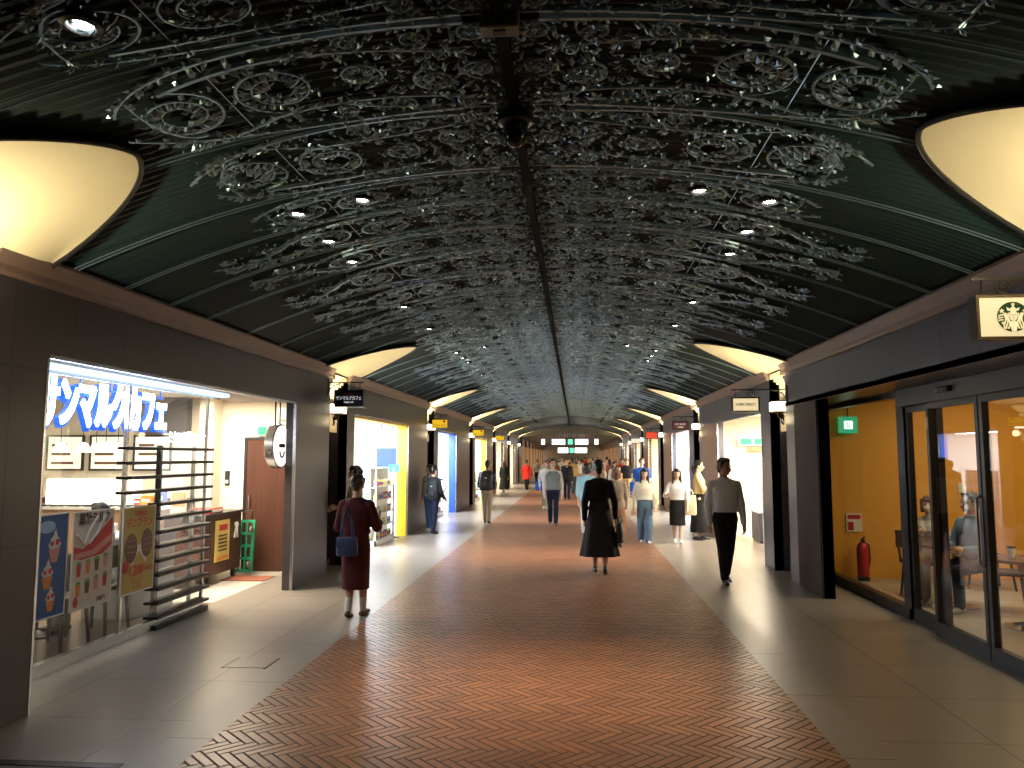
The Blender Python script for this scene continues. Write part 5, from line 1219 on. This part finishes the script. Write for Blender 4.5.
_,J,W,up_=person('woman from behind in black sweater and long charcoal pleated skirt',.36,11.85,R(182),1.70,'f',(blackc,'long',.555,.05),('skirt',charcoal,.155,.095),('bob' if False else 'short','black'),'a',m_shoeB,legs=((8,2),(-10,14)),arms=((-4,12,10),(6,16,14)),vox=.009,face=True)
tote('handbag','black handbag in hand of the woman in charcoal skirt',(.66,11.78,.86),.28,.30,.12,leatherblack,leatherblack,.10,R(80))
tote('cloth_bag','small dark cloth bag hanging below the black handbag',(.60,12.02,.62),.16,.18,.08,blackc,leatherblack,.06,R(60))
person('man in white shirt and black trousers walking past the café',2.08,11.07,R(8),1.73,'m',(white_,'long',.565,.05),('trousers',blackc,.94,0),('short','black'),'c',m_shoeB,legs=((-9,12),(10,3)),arms=((10,8,10),(-9,8,14)),vox=.009,turn=32,collar=white_,belt=blackc)
person('young woman in cream blouse and blue wide jeans carrying canvas bag',1.40,15.95,R(4),1.50,'f',(cream if False else C('ivory',(.74,.70,.58)),'long',.575,.14),('wide',denim,.97,0),('long','black'),'b',m_shoeW,legs=((8,4),(-8,10)),arms=((4,12,18),(-4,14,20)),vox=.011)
tote('tote_bag','canvas tote bag on arm of the woman in blue jeans',(1.13,15.93,1.02),.27,.36,.09,canvas,canvas,.12,R(20))
person('young woman in white top and black pencil skirt with white shoes',2.06,16.01,R(-6),1.50,'f',(white_,'half',.575,.10),('skirt',blackc,.24,.0),('long','dark'),'b',m_shoeW,legs=((9,3),(-8,10)),arms=((6,14,22),(18,22,80)),vox=.011,turn=6)
tote('tote_bag','cream tote bag at side of woman in black pencil skirt',(2.31,15.98,1.10),.26,.40,.09,C('tote_cream',(.80,.72,.50)),canvas,.14,R(-12))
person('woman in profile in yellow top and black wide trousers',2.59,16.61,R(78),1.66,'f',(yel,'half',.575,.08),('skirt',blackc,.10,.05),('pony','black'),'b',m_shoeB,legs=((5,2),(-3,3)),arms=((22,6,70),(24,6,72)),vox=.011,sole=True)
_,J,W,up_=person('young man in grey vest over white sleeves walking to camera',-.57,19.88,R(3),1.68,'m',(white_,'long',.54,.07),('trousers',jeansd,.95,0),('short','black'),'b',m_shoeB,vest=greyt,legs=((9,4),(-7,12)),arms=((-6,10,10),(6,10,12)),vox=.012,turn=10)
s=MB(); s.tube([(-.68,19.80,1.36),(-.70,19.74,1.25),(-.70,19.75,1.05),(-.74,19.85,.92)],.022,8).tube([(-.45,19.79,1.36),(-.43,19.73,1.25),(-.43,19.74,1.05),(-.40,19.85,.92)],.022,8)
backpack('black backpack worn by the young man in grey',-.57,20.0,.95,R(3),leatherblack,.28,.42,.15)
person('man from behind in plaid shirt and beige trousers by the shops',-2.31,20.33,R(178),1.64,'m',(plaid,'half',.53,.08),('trousers',beige,.94,0),('short','black'),'a',m_shoeB,legs=((6,3),(-5,6)),arms=((2,10,40),(-4,10,25)),vox=.012)
backpack('black backpack worn by the man in plaid shirt',-2.31,20.22,.86,R(178),leatherblack,.34,.50,.17)
person('woman in pale printed blouse and blue jeans facing the shop',-3.42,18.15,R(-20),1.55,'f',(C('pale_print',(.55,.62,.62)),'long',.52,.10),('trousers',C('mid_jeans',(.08,.20,.42)),.95,0),('bob','black'),'b',m_shoeW,legs=((3,3),(-3,3)),arms=((4,8,30),(0,8,20)),vox=.012,turn=-55)
person('man in black jacket and dark jeans beside woman in blue jeans',-3.20,17.45,R(140),1.53,'m',(C('black_jacket',(.02,.022,.026)),'long',.50,.10),('trousers',jeansd,.95,0),('short','black'),'b',m_shoeB,legs=((4,3),(-4,4)),arms=((0,10,20),(6,8,40)),vox=.012,sole=True)
backpack('dark slim backpack worn by the man in black jacket',-3.15,17.40,.80,R(140),C('pack_dark',(.03,.033,.04)),.28,.42,.13)
VX=.015
person('man in navy suit and white shirt walking toward camera',-.33,31.1,R(2),1.66,'m',(C('suit_navy',(.014,.016,.03)),'long',.48,.07),('trousers',C('suit_navy',(.014,.016,.03)),.95,0),('short','black'),'a',m_shoeB,vox=VX)
s=MB(); s.box((-.37,30.925,1.02),(-.29,30.99,1.36)); o=s.build('shirt_front',white_); o.parent=[q for q in bpy.data.objects if q.get('label','').startswith('man in navy suit')][0]; o.location=(0,-.055,1.0); 
person('woman in long dark dress walking near the yellow signs',-3.45,37.5,R(172),1.52,'f',(C('dress_dark',(.02,.024,.028)),'long',.50,.06),('skirt',C('dress_dark',(.02,.024,.028)),.10,.07),('long','dark'),'a',m_shoeB,vox=VX)
person('woman in bright red coat and black trousers from behind',-2.49,40.0,R(176),1.55,'f',(redc,'long',.36,.12),('trousers',blackc,.95,0),('short','black'),'a',m_shoeB,vox=VX,arms=((0,22,30),(0,22,30)))
person('woman in light blue blouse beyond woman in charcoal skirt',.25,17.3,R(180),1.60,'f',(lblue,'half',.48,.10),('trousers',white_,.95,0),('bob','black'),'a',m_shoeB,vox=VX)
person('brown haired person in beige cardigan beyond woman in charcoal skirt',.80,15.3,R(178),1.52,'f',(C('taupe',(.22,.18,.14)),'long',.46,.08),('skirt',brownc,.2,.03),('bob','brown'),'a',m_shoeB,vox=VX)
person('man in navy tee and beige shorts walking near the pale sign',2.06,31.3,R(0),1.66,'m',(navy,'short',.52,.07),('shorts',beige,.9,0),('short','black'),'a',m_shoeW,vox=VX)
person('brown haired man in royal blue shirt behind woman in jeans',1.98,23.4,R(0),1.70,'m',(royal,'short',.52,.08),('trousers',beige,.95,0),('short','brown'),'b',m_shoeW,vox=VX,arms=((10,14,70),(0,10,20)))
tote('shoulder_bag','bright blue bag on arm of the man in royal blue shirt',(1.78,23.3,1.10),.34,.36,.12,royal,royal,.12,0)
person('young woman with long hair in white blouse and tan skirt',1.45,29.0,R(0),1.55,'f',(white_,'half',.56,.1),('skirt',C('tan_skirt',(.45,.28,.15)),.28,.04),('long','dark'),'b',m_shoeW,vox=VX)
person('young woman with brown hair in white tee and pink skirt',1.75,33.5,R(0),1.55,'f',(white_,'short',.56,.08),('skirt',C('pink_skirt',(.55,.3,.27)),.25,.05),('long','brown'),'b',m_shoeW,vox=VX)
person('woman in white shirt with blue bag behind the young man in grey',-1.0,26.0,R(0),1.60,'f',(white_,'long',.50,.10),('trousers',C('khaki',(.30,.27,.2)),.95,0),('short','dark'),'b',m_shoeW,vox=VX)
tote('shoulder_bag','bright blue bag carried by the woman in white shirt',(-1.20,25.9,1.02),.26,.28,.10,royal,royal,.12,0)
person('woman in grey patterned blouse walking beyond the red coat',-2.2,45.0,R(180),1.58,'f',(plaid_mat('grey_print',(.30,.30,.28),(.5,.5,.47),(.15,.15,.14),40),'half',.52,.08),('trousers',blackc,.95,0),('short','black'),'a',m_shoeB,vox=VX)
# seated customers
_,J,W,up_=person('seated woman in grey checked blouse holding a dark cup',4.40,10.12,R(-22),1.58,'f',(plaid_mat('checked_blouse',(.30,.30,.27),(.5,.48,.42),(.15,.15,.13),30),'long',.52,.06),('trousers',C('olive',(.16,.14,.08)),.95,0),('bob','brown'),'b',m_shoeB,legs=((84,86),(80,84)),arms=((30,10,85),(34,8,90)),vox=.010,seat=.45,turn=-8,lean=2)
person('seated man in blue jacket over red shirt looking aside',4.62,9.42,R(-68),1.70,'m',(C('blue_jacket',(.13,.19,.26)),'long',.50,.06),('trousers',navy,.95,0),('short','black'),'a',m_shoeW,legs=((82,84),(86,88)),arms=((26,10,70),(24,8,75)),vox=.010,seat=.45,turn=-16,lean=6)
person('seated person in dark red vest at the nearer round table',5.02,8.33,R(-100),1.62,'m',(C('red_vest',(.22,.015,.02)),'short',.50,.08),('trousers',denim,.95,0),('short','black'),'a',m_shoeB,legs=((84,86),(82,84)),arms=((24,10,60),(24,10,60)),vox=.012,seat=.45,lean=8)
person('seated customer in blue jacket behind the blue sundae poster',-4.78,6.25,R(-90),1.66,'m',(C('periwinkle',(.16,.19,.50)),'long',.50,.08),('trousers',blackc,.95,0),('short','black'),'a',m_shoeB,legs=((84,86),(82,84)),arms=((28,10,60),(28,10,60)),vox=.012,seat=.45)
person('seated customer in pale grey shirt behind the gold pastry poster',-4.78,7.5,R(-90),1.62,'f',(C('pale_grey',(.40,.42,.48)),'long',.50,.08),('trousers',navy,.95,0),('short','black'),'a',m_shoeB,legs=((84,86),(82,84)),arms=((28,10,60),(28,10,60)),vox=.012,seat=.45)
def cup_thing(x,y,z,label,m):
    t=thing('coffee_cup',label,'cup',(x,y,z)); MB().lathe([(.026,0),(.040,.10),(.036,.10),(.024,.01)],(x,y,z),16).build('body',m,t,True); MB().lathe([(.042,.098),(.042,.108),(.036,.116),(0,.117)],(x,y,z),16).build('lid',m_black,t,True)
cup_thing(4.42,9.75,.702,'white coffee cup on the table between woman and man',m_shelf); cup_thing(4.55,9.55,.702,'second white coffee cup nearer the man in blue jacket',m_shelf); cup_thing(4.5,8.5,.702,'white coffee cup on the nearer round café table',m_shelf)
o=MB().rbox((4.55,8.25,.702),(4.78,8.42,.71),.002).build('menu_sheet',m_pcream); tag(o,'folded white menu sheet lying on the nearer café table','menu')
# --- distant crowd: copies of a few walkers in their own clothes
protos=[]
for i,(sx,kw) in enumerate((('m',dict(bottom=('trousers',navy,.95,0),hair=('short','black'),top=(white_,'short',.53,.08))),('f',dict(bottom=('skirt',navy,.25,.05),hair=('long','dark'),top=(white_,'half',.54,.08))),('m',dict(bottom=('trousers',navy,.95,0),hair=('short','black'),top=(white_,'long',.50,.08))),('f',dict(bottom=('trousers',navy,.95,0),hair=('bob','dark'),top=(white_,'half',.52,.09))))):
    t,_,_,_=person('x',0,0,0,1.68 if sx=='m' else 1.58,sx,vox=.019,legs=((10,4),(-10,12)) if i%2 else ((-11,13),(10,3)),skin='a' if i<2 else 'b',**kw); protos.append(t)
tops=[('white',white_),('black',blackc),('navy',navy),('grey',greyt),('beige',beige),('light blue',lblue),('brown',brownc),('olive',C('olive2',(.14,.15,.07))),('pink',C('pink',(.6,.3,.3))),('yellow',yel),('red',redc),('teal',C('teal',(.03,.22,.22)))]
bots=[('black',blackc),('dark navy',navy),('beige',beige),('denim',denim),('white',white_),('brown',brownc),('grey',bluegrey)]
rnd=random.Random(21); used=set()
spots=[(-.9,34.5),(.5,27.5),(-.1,36),(.75,33),(.2,41),(-.7,42.5),(1.2,38.5),(-1.5,48),(-1.4,37.6),(.9,45),(1.9,43),(-.2,47.5),(.45,51),(2.0,49),(-.9,53),(1.2,55),(.1,58),(-1.8,56),(-.5,62),(.8,64),(1.7,60),(-1.3,67),(.3,70),(1.3,72),(2.2,37),(-2.0,60)]
for i,(x,y) in enumerate(spots):
    k=rnd.randrange(4)
    while True:
        a=rnd.randrange(len(tops)); b=rnd.randrange(len(bots))
        if (a,b) not in used: used.add((a,b)); break
    src=protos[k]; away=rnd.random()<.4
    if i<4 and k==i and False: pass
    o=dup(src,None,(x,y,0),R(180 if away else 0)+rnd.uniform(-.2,.2)); sc=rnd.uniform(.96,1.05); o.scale=(sc,sc,sc)
    sk='skirt' if k==1 else 'trousers'
    o['label']='distant %s in %s top and %s %s walking %s the far end'%('woman' if k in (1,3) else 'man',tops[a][0],bots[b][0],sk,'toward' if away else 'out from'); o['group']='distant walkers in the arcade'
    for c in o.children:
        n=c.name.split('.')[0]
        if n in ('top','shirt'): c.material_slots[0].link='OBJECT'; c.material_slots[0].material=tops[a][1]
        if n in ('skirt','trousers'): c.material_slots[0].link='OBJECT'; c.material_slots[0].material=bots[b][1]
for t in protos:
    for c in list(t.children): bpy.data.objects.remove(c)
    bpy.data.objects.remove(t)
# ------------------------------------------------------------------ camera, world
w=bpy.data.worlds.new('world'); SC.world=w; w.use_nodes=True
w.node_tree.nodes['Background'].inputs[0].default_value=(.02,.022,.026,1); w.node_tree.nodes['Background'].inputs[1].default_value=.2
cd=bpy.data.cameras.new('camera'); cam=bpy.data.objects.new('camera',cd); COL.objects.link(cam)
cd.sensor_width=36; cd.lens=770/1024*36; cd.clip_start=.05; cd.clip_end=300
cam.location=(0,0,1.75); cam.rotation_euler=(R(90+5.342),0,R(4.657))
SC.camera=cam
SC.view_settings.view_transform='Standard'; SC.view_settings.look='None'; SC.view_settings.exposure=0; SC.view_settings.gamma=1
SC.view_settings.use_curve_mapping=False
SC.cycles.max_bounces=8; SC.cycles.diffuse_bounces=3; SC.cycles.glossy_bounces=3; SC.cycles.transparent_max_bounces=16
SC.cycles.sample_clamp_indirect=4; SC.cycles.sample_clamp_direct=30; SC.cycles.use_denoising=True; SC.cycles.caustics_reflective=False; SC.cycles.caustics_refractive=False
SC.cycles.use_light_tree=True
